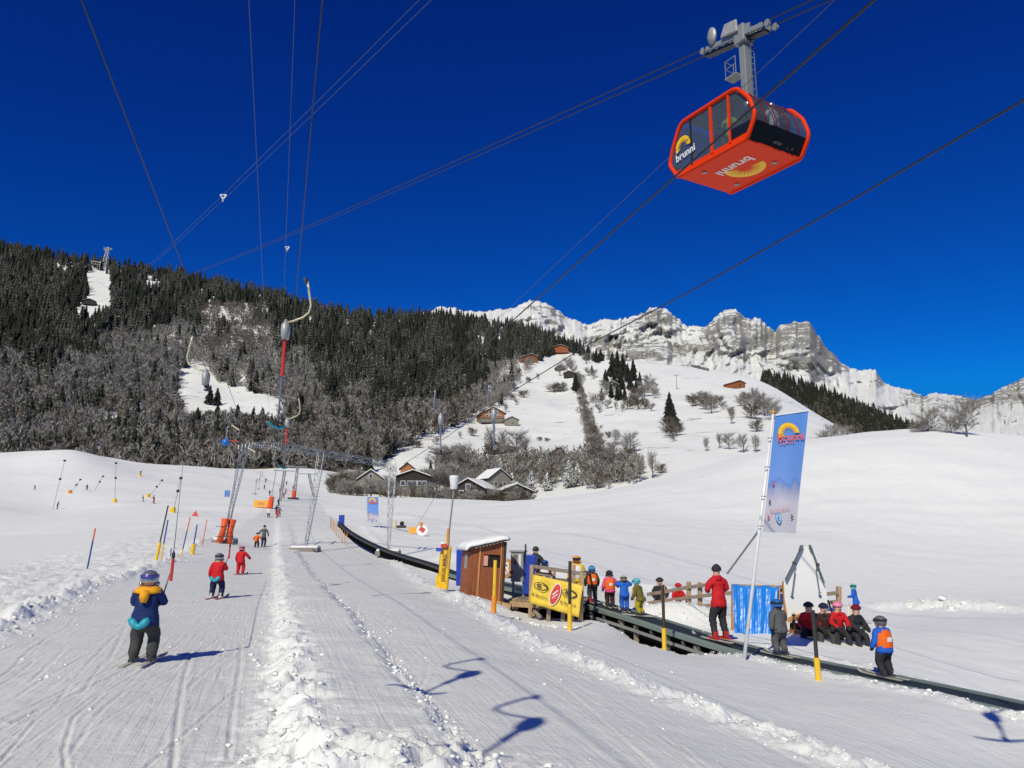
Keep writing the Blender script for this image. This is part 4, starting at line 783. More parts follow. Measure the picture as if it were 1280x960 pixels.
def resample(pts, n):
    out = []
    L = [0]
    for a, b in zip(pts[:-1], pts[1:]): L.append(L[-1]+(b-a).length)
    for k in range(n):
        s = L[-1]*k/(n-1); i = max(0, min(len(pts)-2, int(np.searchsorted(L, s))-1)); f = (s-L[i])/(L[i+1]-L[i])
        a, b = pts[i], pts[i+1]; m0 = pts[max(0, i-1)]; m1 = pts[min(len(pts)-1, i+2)]; t0 = (b-m0)/2; t1 = (m1-a)/2
        out.append(a*(2*f**3-3*f*f+1)+t0*(f**3-2*f*f+f)+b*(-2*f**3+3*f*f)+t1*(f**3-f*f))
    return out
def sweep(path, prof, name, mat, parent, smooth=False):
    "profile (side, up) swept along path"
    o = []; fs = []; n = len(prof); offs = []
    for i, p in enumerate(path):
        a = path[max(0, i-1)]; b = path[min(len(path)-1, i+1)]; t = Vector((b.x-a.x, b.y-a.y, 0)).normalized(); s = Vector((t.y, -t.x, 0))
        for u, v in prof: o.append(p+s*u+Vector((0,0,v)))
    for i in range(len(path)-1):
        for j in range(n): fs.append((i*n+j, i*n+(j+1) % n, (i+1)*n+(j+1) % n, (i+1)*n+j))
    fs += [tuple(range(n)), tuple((len(path)-1)*n+j for j in range(n))]
    return MB().add(o, fs).build(name, mat, parent, smooth)
conv = empty('magic_carpet_conveyor', (0,0,0), label='long black conveyor belt with green grey edges carrying children uphill', cat='conveyor lift')
path = resample(CARPET, 120); near_ = path[:74]
sweep(path[:41], [(-.30,.0),(.30,.0),(.30,-.06),(-.30,-.06)], 'belt', BELT, conv); sweep(path[40:], [(-.15,.0),(.15,.0),(.15,-.06),(-.15,-.06)], 'belt', BELT, conv)
for s in (-1, 1):
    sweep(path[:41], [(s*.31,.02),(s*.42,.035),(s*.46,-.0),(s*.46,-.10),(s*.40,-.11),(s*.31,-.08)], 'side_skirt', SKIRT, conv); sweep(path[40:], [(s*.15,.01),(s*.19,.015),(s*.19,-.10),(s*.15,-.08)], 'side_skirt', DARKM, conv)
for s in (-1, 1): sweep([p for p in path if 735 < 640+F*p.x/(p.y*math.cos(TH)+(p.z-CZ)*math.sin(TH)) < 930], [(s*.44,-.24),(s*.49,-.24),(s*.49,-.31),(s*.44,-.31)], 'side_rail', METAL, conv)
for px in (752, 790, 808, 848, 884, 905):
    c = belt(px)
    for s in (-.36, .36):
        t_ = Vector((.45,-.89,0)); q = c+Vector((-.89*-s, -.45*-s, 0)) ; zb = min(ground(q.x, q.y)-.25, c.z-.5); MB().bar((q.x, q.y, zb), (q.x, q.y, c.z-.16), .13).build('trestle_post', W_GR, conv, bevel=.01)
for px in np.linspace(750, 890, 8):
    c = belt(px); MB().bar(c+Vector((-.40,-.22,-.14)), c+Vector((-.34,-.18,-.30)), .05).build('bracket', STEEL, conv)
def pxi(p): v = p-Vector((0,0,CZ)); return 640+F*v.x/(v.y*math.cos(TH)+v.z*math.sin(TH))
sub = [p for p in path if 728 < pxi(p) < 925]; sweep(sub, [(-.27,-.1),(-.24,-.1),(-.24,-1.3),(-.27,-1.3)], 'shade_sheet', VOID, conv); sweep([p for p in path if 424 < pxi(p) < 575], [(-.18,-.06),(-.16,-.06),(-.16,-.45),(-.18,-.45)], 'shade_sheet', VOID, conv)  # black sheets added so the shaded gap below the belt reads black
# stake-and-rope guard beside the far, curved part
gd = empty('stake_barrier', (0,0,0), label='row of thin wooden stakes beside the far curved end of the conveyor', cat='barrier')
for i in range(12):
    f = 82+i*3.2; c = offset(path, -.9)[min(119, int(f))]; z = float(gh(c.x, c.y)); MB().bar((c.x, c.y, z-.1), (c.x, c.y, z+.95), .045).build('stake', W_LT if i % 3 else OPAINT, gd)
kb = P(427,650,80); MB().box((0,0,0), (.5,.4,1.0)).build('control_box', BPAINT, None, label='blue control box at the far upper end of the conveyor', cat='box').location = kb
# deck
deck = empty('timber_deck', P(690,748,25.5), label='raised timber deck with rails at the top of the steep conveyor part', cat='deck'); D0 = Vector(deck.location)
def dl(px, py, Y): return P(px, py, Y)-D0
A0, A1, B0, B1 = dl(640,748,24.6), dl(730,765,23.0), dl(655,742,27), dl(738,750,25.4)
A0.z = A1.z = B0.z = B1.z = dl(690,748,24.8).z
for k in range(14):
    f0, f1 = k/14, (k+.93)/14; a, b = A0.lerp(A1, f0), A0.lerp(A1, f1); c, d = B0.lerp(B1, f1), B0.lerp(B1, f0); MB().prism([a, b, c, d], (0,0,-.05)).build('deck_board', W_GR if k % 3 else W_LT, deck)
MB().prism([A0+Vector((0,.25,-.06)), A1+Vector((0,.25,-.06)), A1+Vector((0,.25,-1.1)), A0+Vector((0,.25,-1.1))], (0,.03,0)).build('shade_sheet', VOID, deck)  # added black sheet painting the shade beneath the deck
MB().bar(A0+Vector((0,-.03,-.14)), A1+Vector((0,-.03,-.14)), .05, .16).build('edge_beam', W_LT, deck)
for px, py0, py1, Y, wd in [(663.5,706,770,23.7,.11),(686,748,778,23.3,.12),(704,752,780,23.0,.12),(726.5,716,776,22.6,.12),(716.5,706,778,22.8,.09),(692,713,745,23.6,.09)]:
    MB().bar(dl(px+1, py0, Y), dl(px-1, py1+3, Y), wd).build('post', W_LT if py0 < 730 else W_GR, deck, bevel=.01)
for a, b in [((668,708,23.6),(733,718,22.5)),((668,716,23.8),(690,719,23.4)),((728,716,22.6),(738,716,25)),((738,716,25),(690,712,27)),((690,724,27),(738,728,25))]: MB().bar(dl(*a), dl(*b), .06, .10).build('rail', W_GR, deck, bevel=.008)
for a, b in [((664,770,23.6),(674,760,23.6)),((668,762,23.5),(676,772,23.4))]: MB().bar(dl(*a), dl(*b), .09).build('brace', W_GR, deck)
MB().box(dl(642,752,24.8)+Vector((.1,.2,-.1)), (1.3,.6,.25)).build('step_box', W_LT, deck, bevel=.01)
MB().box(dl(627,757,24.5)+Vector((0,.1,-.05)), (.5,.7,.35), Matrix.Rotation(.3, 3, 'Y')).build('ramp_board', W_LT, deck)
# banner
BAN = M('yellow_banner_cloth', (.80,.56,.06), .6, 0, .12, 2); BLKT = M('black_print', (.03,.03,.03), .6); REDT = M('red_print', (.62,.06,.05), .6); WHT = M('white_print', (.8,.8,.8), .5)
q = [P(666.5,718,23.35), P(728.5,732,22.35), P(723,771.5,22.35), P(660.5,753,23.35)]
ban = empty('banner', q[3], label='yellow advertising banner with black rings and a red badge on the deck front', cat='banner'); o_ = []; fs = []; n_ = 16
for j in range(9):
    for i in range(n_+1):
        a = q[3].lerp(q[2], i/n_); b = q[0].lerp(q[1], i/n_); p = a.lerp(b, j/8)-q[3]; p.y -= .03+.025*math.sin(i*.9+j*.3)+.015*math.sin(i*2.1-j); o_.append(p)
for j in range(8):
    for i in range(n_): k = j*(n_+1)+i; fs.append((k, k+1, k+n_+2, k+n_+1))
bo = MB().add(o_, fs).build('cloth', BAN, ban, True); sd_ = bo.modifiers.new('t', 'SOLIDIFY'); sd_.thickness = .004
ex = (q[2]-q[3]).normalized(); ey = (q[0]-q[3]); nn = ex.cross(ey).normalized(); nn = nn if nn.y < 0 else -nn; uy = nn.cross(ex)
def onban(u, v, off=.085): return q[3].lerp(q[2], u).lerp(q[0].lerp(q[1], u), v)-q[3]+nn*off
def putprint(me, name, parent, o, rot=0, label=None):
    m = frame_matrix(o, ex, nn) @ Matrix.Rotation(rot, 4, 'Z'); c = obj(name, me, parent); c.matrix_local = m; return c
def ringmesh(rx, ry, t, mat, n=28, fat=0):
    mb = MB(); o = []; fs = []
    for i in range(n):
        a = 2*math.pi*i/n; tt_ = t*(1+fat*max(0, math.cos(a))); o += [(rx*math.cos(a), ry*math.sin(a), 0), ((rx-tt_)*math.cos(a), (ry-tt_)*math.sin(a), 0)]
    for i in range(n): j = (i+1) % n; fs.append((2*i, 2*j, 2*j+1, 2*i+1))
    return mb.add(o, fs).mesh('ring', mat)
def disc(rx, ry, mat, n=28): return MB().add([(rx*math.cos(2*math.pi*i/n), ry*math.sin(2*math.pi*i/n), 0) for i in range(n)], [tuple(range(n))]).mesh('disc', mat)
for u in (.23, .80):
    putprint(ringmesh(.26, .11, .02, BLKT, fat=1.6), 'ring_print', ban, onban(u, .66)); putprint(text_mesh('letters', 'BL', .17, BLKT, .002, bold=.004), 'letters', ban, onban(u-.03, .66, .088)); putprint(text_mesh('letters', 'BL-Bausch.ch', .10, BLKT, .002), 'letters', ban, onban(u, .33, .088))
putprint(disc(.14, .30, REDT), 'badge_print', ban, onban(.53, .52), -.2); putprint(ringmesh(.16, .325, .025, WHT), 'ring_print', ban, onban(.53, .52), -.2); putprint(MB().box((0,0,.001), (.22,.03,.001), Matrix.Rotation(.8, 3, 'Z')).mesh('badge_bar', WHT), 'badge_bar', ban, onban(.53, .58, .09)); putprint(MB().box((0,0,.001), (.22,.025,.001), Matrix.Rotation(.8, 3, 'Z')).mesh('badge_bar', WHT), 'badge_bar', ban, onban(.53, .46, .09))
# hut
hb = P(600,757,24.6); hb.z = ground(hb.x, hb.y); hut = empty('ticket_hut', hb, .30, label='small brown board hut with snow covered roof beside the conveyor', cat='hut'); hut.rotation_euler = (0, math.radians(3.5), .30); wx, wy = 1.08, .95; z0, zl, zr = .12, 1.62, 1.92
def hz_(x): return zl+(zr-zl)*min(1, (x+wx/2)/wx)
for k in range(10):
    x = -wx/2+wx*(k+.5)/10; wdt = wx/10-.006; zt = hz_(x)
    if 3.5 < k < 8.5:
        MB().box((x, -wy/2, (z0+1.12)/2), (wdt, .03, 1.12-z0)).build('board', W_BR, hut); MB().box((x, -wy/2, (1.50+zt)/2), (wdt, .03, zt-1.50)).build('board', W_BR, hut)
    else: MB().box((x, -wy/2, (z0+zt)/2), (wdt, .03+.004*(k % 2), zt-z0)).build('board', W_BR, hut)
for k in range(8):
    y = -wy/2+wy*(k+.5)/8; MB().box((-wx/2, y, (z0+1.55)/2), (.03, wy/8-.006, 1.55-z0)).build('board', W_BR, hut); MB().box((wx/2, y, (z0+1.85)/2), (.03, wy/8-.006, 1.85-z0)).build('board', W_DK, hut)
MB().box((0, wy/2, .9), (wx, .03, 1.5)).build('back_wall', W_BR, hut); MB().box((0, 0, z0), (wx-.05, wy-.05, .04)).build('floor', W_DK, hut)
MB().box((-wx*.22, -wy/2-.03, (z0+1.68)/2), (.045, .03, 1.6)).build('batten', W_OR, hut); MB().box((wx/2+.01, -wy/2-.03, .98), (.07, .06, 1.85)).build('corner_post', W_DK, hut); MB().box((wx*.40, -wy/2-.03, .98), (.03, .03, 1.72)).build('batten', W_OR, hut); MB().box((0, -wy/2-.035, .10), (wx*1.05, .05, .09)).build('sill_beam', W_OR, hut)
MB().box((wx*.14, -wy/2+.05, 1.31), (.52, .02, .38)).build('window_opening', M('hut_interior', (.015,.012,.01), .9), hut); MB().box((-wx*.06, -wy/2-.0, 1.31), (.19, .012, .30)).build('poster', M('pink_poster', (.75,.35,.28), .6), hut); MB().box((-wx/2-.02, -.1, 1.25), (.012, .3, .42)).build('side_window', M('dull_glass', (.25,.25,.24), .2), hut)
MB().prism([(-wx/2-.14, -wy/2-.16, zl-.02), (wx/2+.10, -wy/2-.16, zr+.04), (wx/2+.10, -wy/2-.16, zr+.10), (-wx/2-.14, -wy/2-.16, zl+.04)], (0, wy+.3, 0)).build('roof', W_DK, hut)
mb = MB(); o = []; fs = []; nx, ny = 14, 10
for j in range(ny+1):
    for i in range(nx+1):
        u, v = i/nx, j/ny; e = min(1, min(u, 1-u, v, 1-v)*5); x = -wx/2-.2+(wx+.32)*u; o.append((x, -wy/2-.18+(wy+.36)*v, zl+.04+(zr-zl+.06)*u+(.03+.12*e**.5)*(1+.15*math.sin(i*1.3)*math.cos(j)) - (.07 if i == 0 else 0)))
for j in range(ny):
    for i in range(nx): k = j*(nx+1)+i; fs.append((k, k+1, k+nx+2, k+nx+1))
so_ = mb.add(o, fs).build('roof_snow', SNOWP, hut, True); so_.modifiers.new('t', 'SOLIDIFY').thickness = .08
MB().box((-.45, -wy/2-.3, .05), (.5, .3, .28), Matrix.Rotation(.12, 3, 'Y')).build('doorstep', W_LT, hut, bevel=.01)
MB().box((0,0,0), (.30,.06,1.25)).build('blue_board', BPAINT, None, label='blue padded board leaning behind the left side of the hut', cat='board').location = P(576,708,26.5)
# control cabinet
cb = P(648,746,25.6); cab = empty('control_cabinet', cb, -.3, label='grey metal control cabinet with glass front on the deck', cat='cabinet'); MB().box((0,0,.93), (.42,.3,.92)).build('housing', METAL, cab, bevel=.01); MB().box((0,-.157,1.10), (.34,.012,.5)).build('glass_door', M('cabinet_glass', (.35,.36,.36), .15), cab); MB().box((.10,-.168,1.12), (.06,.01,.42)).build('door_panel', WHT, cab)
MB().box((-.05,-.168,1.16), (.12,.01,.30)).build('control_panel', M('panel_print', (.16,.12,.10), .4), cab); MB().box((-.18,-.17,.76), (.12,.03,.09)).build('warning_sign', REDT, cab); MB().box((0,0,1.42), (.5,.38,.05)).build('hood', METAL, cab)
for x in (-.17, .17): MB().bar((x,0,0), (x,0,.5), .06).build('leg', METAL, cab)
MB().box((.26,-.05,.95), (.04,.05,1.4)).build('frame_post', DARKM, cab)
bp2 = P(662,744,25.6); MB().box((0,0,0), (.34,.36,1.22)).build('padded_screen', BPAINT, None, bevel=.02, label='bright blue padded panel between cabinet and yellow banner', cat='screen'); pb = bpy.data.objects['padded_screen']; pb.location = P(662.5,718,25.6); pb.rotation_euler = (0, math.radians(5), -.25)
sg = P(632,711,26.8); sgn = empty('warning_board', sg, -.2, label='plywood board with red and white warning sign behind the hut', cat='board'); MB().box((0,0,0), (.62,.03,.62)).build('board', W_OR, sgn); MB().box((-.1,-.02,.02), (.42,.01,.4)).build('sign', WHT, sgn)
for a, b in [((-.26,.17),(-.0,.0)),((-.0,0.0),(.09,-.16)),((-.26,-.1),(-.16,.06)),((-.12,.2),(.06,.12))]: MB().bar((a[0],-.03,a[1]), (b[0],-.03,b[1]), .012, .09, (0,1,0)).build('red_stroke', REDT, sgn)
for x in (-.25, .25): MB().bar((x,.03,-1.1), (x,.03,-.3), .06).build('leg', METAL, sgn)
# fence
fe = empty('log_fence', P(829,764,26), label='weathered log fence running between the conveyor riders and the bench', cat='fence'); f0 = Vector(fe.location)
def fb(a, b, w1, w2, nm, m): MB().bar(P(*a)-f0, P(*b)-f0, w1, w2).build(nm, m, fe, bevel=.012)
for px, a, b, Y in [(829,731,768,26),(861,727,768,25.4),(1048.5,733,792,24),(875,728,768,25.2)]: fb((px, a, Y), (px, b, Y), .13, .12, 'post', W_LT)
for a, b in [((809,743,26.6),(830,740,26.1)),((829,740,26),(861,734,25.4)),((861,734,25.4),(892,730,24.8)),((810,754,26.6),(861,747,25.4)),((861,747,25.4),(893,743,24.8)),((837,763,25.9),(861,760,25.4)),((861,760,25.4),(893,756,24.8)),((1020,744,24.2),(1048,741,24)),((1020,755,24.2),(1048,752,24)),((900,742,24.6),(985,738,24.2)),((965,735,24.2),(985,733,24.1))]: fb((a[0],a[1],a[2]-.1), (b[0],b[1],b[2]-.1), .05, .11, 'rail', W_GR)
# blue tarp
tb = P(944,768,22.6); tarp = empty('blue_tarpaulin', tb, label='bright blue tarpaulin hung over the fence behind the flagpole', cat='tarpaulin'); o = []; fs = []; tq = [P(915,731,22.9), P(973.5,733,22.9), P(970,798,22.3), P(918,797,22.3)]; nx, ny = 40, 14
for j in range(ny+1):
    for i in range(nx+1):
        p = tq[0].lerp(tq[1], i/nx).lerp(tq[3].lerp(tq[2], i/nx), j/ny)-tb; wv = j/ny; p.y -= (.035*math.sin(i*.8+.4*math.sin(j*.7))+.03*math.sin(i*2.3+j*.2))*(.3+wv)+.02*math.sin(j*1.7+i*.3); p.z += .02*math.sin(i*.5)*(j in (0, ny)); o.append(p)
for j in range(ny):
    for i in range(nx): k = j*(nx+1)+i; fs.append((k, k+1, k+nx+2, k+nx+1))
to = MB().add(o, fs).build('sheet', M('blue_tarp_plastic', (.02,.22,.72), .35, 0, .15, 3), tarp, True); to.modifiers.new('t', 'SOLIDIFY').thickness = .005
MB().bar(tq[0]-tb+Vector((0,.05,-.02)), tq[1]-tb+Vector((0,.05,-.02)), .08).build('rail', W_LT, tarp)
for px in (917, 945, 972): MB().bar(P(px,733,23)-tb, P(px,800,22.8)-tb, .11).build('post', W_OR, tarp)
# white board with skis
wb0 = P(1006,775,23); wb = empty('white_board', wb0, label='tall white cut-out board standing behind the log bench', cat='board'); poly = [P(*c, 23)-wb0 for c in [(980,727),(984,716),(990,704),(1000,686),(1004,683),(1013,683),(1017,686),(1025,705),(1031,727),(1034,745),(1034,766),(1022,767),(1008,764),(997,769),(985,771),(981,750)]]
MB().prism(poly, (0,.03,0)).build('panel', M('white_board_paint', (.82,.82,.81), .5, 0, .02), wb, bevel=.004)
MB().bar(P(985.5,770,22.95)-wb0, P(984.5,798,22.95)-wb0, .07).build('post', WHT, wb); MB().bar(P(980,727,23.05)-wb0, P(984,800,23.05)-wb0, .09).build('side_plank', W_OR, wb)
GSKI = M('grey_green_ski', (.12,.15,.14), .4)
def bigski(a, b, label):
    r = empty('display_ski', P(*a, 22.9), label=label, cat='ski'); A_ = P(*a, 22.9); B_ = P(*b, 22.9); d = (A_-B_); 
    MB().bar(B_-A_, d*-.05, .13, .025).build('ski_base', GSKI, r, bevel=.01); MB().bar(d*-.06, d.normalized()*.09+Vector((0,.05,0)), .12, .025).build('ski_tip', GSKI, r, bevel=.01); MB().box((B_-A_)*.48+Vector((0,-.03,0)), (.09,.05,.10)).build('binding', DARKM, r)
bigski((1001.5,685),(982,725),'left grey green ski mounted slantwise on the white board'); bigski((1014,685),(1030,729),'right grey green ski mounted slantwise on the white board')
for a, b, l in [((994,712),(990,744),'left ski pole hanging on the white board'),((1020,712),(1025,743),'right ski pole hanging on the white board')]:
    r = empty('display_pole', P(*b, 22.88), label=l, cat='ski pole'); MB().tube([P(*a, 22.88)-P(*b, 22.88), (0,0,0)], .018, 6).build('shaft', STEEL, r); MB().lathe([(.05,.04),(.05,.055)], (0,0,0), 10).build('basket', METAL, r)
# log bench
bn0 = P(1010,797,22.4); bn = empty('log_bench', bn0, label='curved orange timber bench where the children sit', cat='bench')
poly = [P(*c, 22.9)-bn0 for c in [(985,772),(995,769),(1003,766),(1010,766),(1020,768),(1036,766),(1048,768),(1054,777),(1054,783),(1030,779),(1008,779),(996,776),(985,778)]]; MB().prism(poly, (0,.08,0)).build('backrest', W_OR, bn, bevel=.01)
MB().bar(P(986,791,22.8)-bn0, P(1056,793,22.8)-bn0, .35, .16).build('seat', W_OR, bn, bevel=.02)
for px in (992,1012,1032,1052): MB().bar(P(px,800,22.9)-bn0, P(px,768,22.95)-bn0, .08).build('post', W_DK, bn)
MB().bar(P(986,783,23.1)-bn0, P(1056,785,23.1)-bn0, .05, .2).build('back_board', W_DK, bn)
for i, (a, b, l, cm) in enumerate([((1035,750),(1046,778),'first of two dark skis leaning on the fence behind the bench', DARKM),((1039,751),(1051,778),'second of two dark skis leaning on the fence behind the bench', DARKM),((1060,757),(1061,780),'left of two pale skis planted in the snow behind the bench', SKIW),((1064.5,757),(1064,780),'right of two pale skis planted in the snow behind the bench', SKIW)]):
    r = MB().bar(P(*a, 23.6)-P(*b, 23.4), (0,0,-.2), .06, .02).build('ski', cm, None, bevel=.004, label=l, cat='ski'); r.location = P(*b, 23.4)
rk0 = P(1068,798,21.8); rk = empty('equipment_rack', rk0, label='low black rack full of gear at the right end of the bench', cat='rack')
for px, a in [(1059,776),(1079.5,780)]: MB().bar(P(px,a,21.8)-rk0, P(px,803,21.8)-rk0, .06).build('post', BLKP, rk)
MB().bar(P(1059,781,21.8)-rk0, P(1079,783,21.8)-rk0, .05).build('rail', BLKP, rk); MB().bar(P(1059,792,21.8)-rk0, P(1079,795,21.8)-rk0, .05).build('rail', BLKP, rk)
bag = MB(); 
for i in range(5): bag.ball(P(1063+i*3,796-(i % 2)*4,22)-rk0, .13, 8, 1, .8, .9)
bag.build('gear_bags', BLK, rk, True)
# ------------------------------------------------------------------ lift gantry
def lattice(mb, a, b, w0, w1, n, r=.022):
    "square lattice mast from a to b"
    a = Vector(a); b = Vector(b); d = (b-a).normalized(); x = Vector((1,0,0)); y = d.cross(x).normalized(); x = y.cross(d); cs = []
    for k in range(n+1):
        f = k/n; c = a.lerp(b, f); w = (w0+(w1-w0)*f)/2; cs.append([c+x*w+y*w, c+x*w-y*w, c-x*w-y*w, c-x*w+y*w])
    for j in range(4): mb.bar(cs[0][j], cs[-1][j], r*2.2)
    for k in range(n):
        for j in range(4):
            p, q = (cs[k][j], cs[k+1][(j+1) % 4]) if k % 2 else (cs[k][(j+1) % 4], cs[k+1][j]); mb.bar(p, q, r*1.3); mb.bar(cs[k][j], cs[k][(j+1) % 4], r*1.2)
def gw(px, Y): return GP(px, Y)
g0 = gw(383, 53); gan = empty('lift_gantry', g0, label='grey lattice gantry with three legs spanning the ski lift tracks', cat='lift tower'); gl = lambda v: Vector(v)-g0
legs = [((281,673,57),(307,556,56)),((381,689,53),(402,566,54)),((485,696,50),(491,577,51))]
for (a, b) in legs:
    mb = MB(); lattice(mb, P(*a)-g0, P(*b)-g0, .14, .46, 14, .013); mb.build('leg', STEEL, gan)
mb = MB(); B = [P(300,560,56.5), P(318,556,56), P(350,557,55.4), P(402,566,54), P(450,574,52.5), P(478,580,51.5), P(494,590,51)]
for a, b in zip(B[:-1], B[1:]): lattice(mb, a-g0, b-g0, .34, .34, 4, .010)
mb.build('beam', STEEL, gan)
for a, w_ in [((281,676,57),1.6),((381,691,53),1.9),((485,698,50),1.5)]:
    c = P(*a); c.z = ground(c.x, c.y)+.10; MB().box(c-g0, (w_,1.0,.30)).build('concrete_base', M('concrete', (.25,.22,.19), .8), gan, bevel=.03)
    mb = MB(); 
    o = [(1.05*w_/2*u, .55*v, 0) for u, v in ((-1,-1),(1,-1),(1,1),(-1,1))]; mb.box(c-g0+Vector((0,.15,.2)), (w_*.95,.8,.16)); mb.build('snow_cap', SNOWP, gan, bevel=.05)
for px, Y in ((322,56),(345,55.5),(470,51.6),(478,51.5)):
    c = P(px, 556+max(0, px-318)*.15+2, Y)-g0; mb = MB(); mb.bar(c+Vector((0,-1.2,.0)), c+Vector((0,1.2,.0)), .07)
    for k in range(5): mb.tube([c+Vector((-.03,-1+k*.5,.12)), c+Vector((.03,-1+k*.5,.12))], .14, 10)
    mb.build('sheave_assembly', METAL, gan)
pd = empty('orange_padding', P(281,676,56.5), label='orange safety padding wrapped round the foot of the left gantry leg', cat='safety pad'); pd.location.z = ground(pd.location.x, pd.location.y)
PADO = M('orange_pad_cloth', (.80,.09,.015), .6, 0, .2, 3)
mb = MB(); mb.tube([(-.25,-.35,.1),(-.05,-.3,1.0),(.05,-.3,1.75)], [.24,.20,.26], 10); mb.build('left_roll', PADO, pd, True); MB().tube([(.35,.1,-.05),(.32,.05,.9),(.42,.1,1.7)], [.20,.22,.28], 10).build('right_roll', PADO, pd, True)
for z in (.5, 1.2): MB().tube([(-.5,-.5,z),(.2,-.62,z),(.7,-.2,z)], .02, 5).build('strap', BLKP, pd)
bs = P(284,617,56.3); MB().box((0,0,0), (.36,.08,.46)).build('blue_sign', M('pale_blue_sign', (.10,.22,.5), .5), None, label='small blue sign fixed on the left gantry leg', cat='sign').location = bs
# second, far single column with padding, and far gantry
for (a, b, top, lb, bw) in [((367,631,200),(372,583,200),.4,'thin grey lift column with orange padded foot far up the track',.5),((392,628,215),(386,592,215),.4,'thin grey lift column right of the padded column far up the track',.0),((350,627,190),(356,588,190),.3,'thin lift column at the left of the far tow track',0)]:
    c = P(*a); c.z = ground(c.x, c.y); r = empty('lift_column', c, label=lb, cat='lift tower'); mb = MB(); t = P(*b)-c; lattice(mb, (0,0,0), t, .5, .5, 8, .05); mb.bar(t+Vector((-2.8,0,0)), t+Vector((2.4,0,-.2)), .22); mb.build('mast', STEEL, r)
    if bw: MB().tube([(0,-.2,-.2),(0,-.2,2.2)], .55, 8).build('padding', M('orange_pad_cloth', (.9,.2,.02)), r); MB().box((0,-.6,.2), (2.6,1,.4)).build('concrete_base', DARKM, r)
# ------------------------------------------------------------------ ropes
ROPE = M('steel_rope', (.035,.035,.04), .5, .3, .1, 1); ROPEL = M('grey_rope', (.10,.12,.16), .5, .3, .1, 1)
def rope(name, pts, r, label, mat=ROPE, cat='cable'):
    o = Vector(pts[0]); MB().tube([Vector(p)-o for p in pts], r, 6).build(name, mat, None, True, label=label, cat=cat).location = o
def towline(a, H, name, label, r=.013, y0=-14, mat=ROPE, y1=54, s=.30, end=None):
    pts = [Vector((a-s*y, y, CZ+H+.004*y)) for y in (y0, 0, 8, 16, 26, 38, y1)]
    if end: pts += end
    rope(name, pts, r, label, mat)
farend = lambda px, py: [P(px, py, 180), P(px+3, py+8, 290)]
towline(-2.7, 6.1, 'tow_rope', 'leftmost tow rope crossing the sky down to the gantry', end=farend(352,584), r=.011, s=.29)
towline(-.66, 6.1, 'tow_rope', 'thin second tow rope from the left in the sky', r=.005, mat=ROPEL, end=farend(354,583))
towline(.2, 6.1, 'tow_rope', 'tow rope that carries the red and white hanger', r=.009, end=farend(357,582)); towline(-.12, 6.1, 'tow_rope', 'faint tow rope close left of the one with the red hanger', r=.004, mat=ROPEL)
towline(6.2, 6.1, 'tow_rope', 'faint rope running right behind the gondola in the sky', r=.005, mat=ROPEL)
rope('haul_rope', [Vector((6.6-.3*y, y, CZ+6.05+.003*y)) for y in (-10, 0, 10, 22, 34, 50)]+[P(452,572,54)], .018, 'dark rope passing in front of the gondola from the upper right corner')
rope('haul_rope', [P(1420,35,8.8), P(1280,125,10), P(1075,244,13.4), P(871,360,18.6), P(735,431,25.8), P(622,501,36), P(560,545,48), P(505,580,62)], .018, 'lower dark rope slanting across the sky at the far right')
# gondola track ropes
cf_ = Vector((8.24, 26.3, CZ+13.08)); RC_ = Matrix.Rotation(math.atan2(-.857, .514), 3, 'Z'); TD = Vector((-.514, .857, 0)); WD = Vector((.857, .514, 0)); T0 = cf_+RC_ @ Vector((-.1,.46,5.53))
def track(off, t0, h=0, t1=1400):
    return [T0+WD*off+TD*t+Vector((0,0,h+.215*t+.85e-4*t*t)) for t in [t0, -4, 0, 4, 20, 50, 90, 150, 260, 420, 640, 900, 1150, t1]]
for o_, lb in ((-.2,'upper one of the two gondola track ropes with the carriage on them'),(.25,'lower one of the two gondola track ropes with the carriage on them')): rope('track_rope', track(o_, -40), .026, lb)
def track2(off): return [Vector((-3.4,25.5,CZ+19.2))+WD*off+TD*t+Vector((0,0,.19*t+1.0e-4*t*t)) for t in (-40, -10, 10, 35, 70, 120, 220, 400, 640, 900, 1150, 1400)]
for o_, lb in ((-.15,'left one of the paired empty track ropes in the left sky'),(.2,'right one of the paired empty track ropes in the left sky')): rope('track_rope', track2(o_), .013, lb, ROPEL)
for p, lb in [(P(279,247,60),'small white rope clamp on the empty track ropes'),(P(359,311,88),'small white rope clamp on the gondola track ropes')]:
    r = empty('rope_clamp', p, label=lb, cat='clamp'); mb = MB(); mb.bar((-.25,0,.25), (.0,0,-.15), .09); mb.bar((.25,0,.25), (.0,0,-.15), .09); mb.bar((-.25,0,.25), (.25,0,.25), .07); mb.build('bracket', M('white_fitting', (.7,.7,.7), .4), r); MB().box((0,0,-.25), (.12,.12,.2)).build('weight', METAL, r)
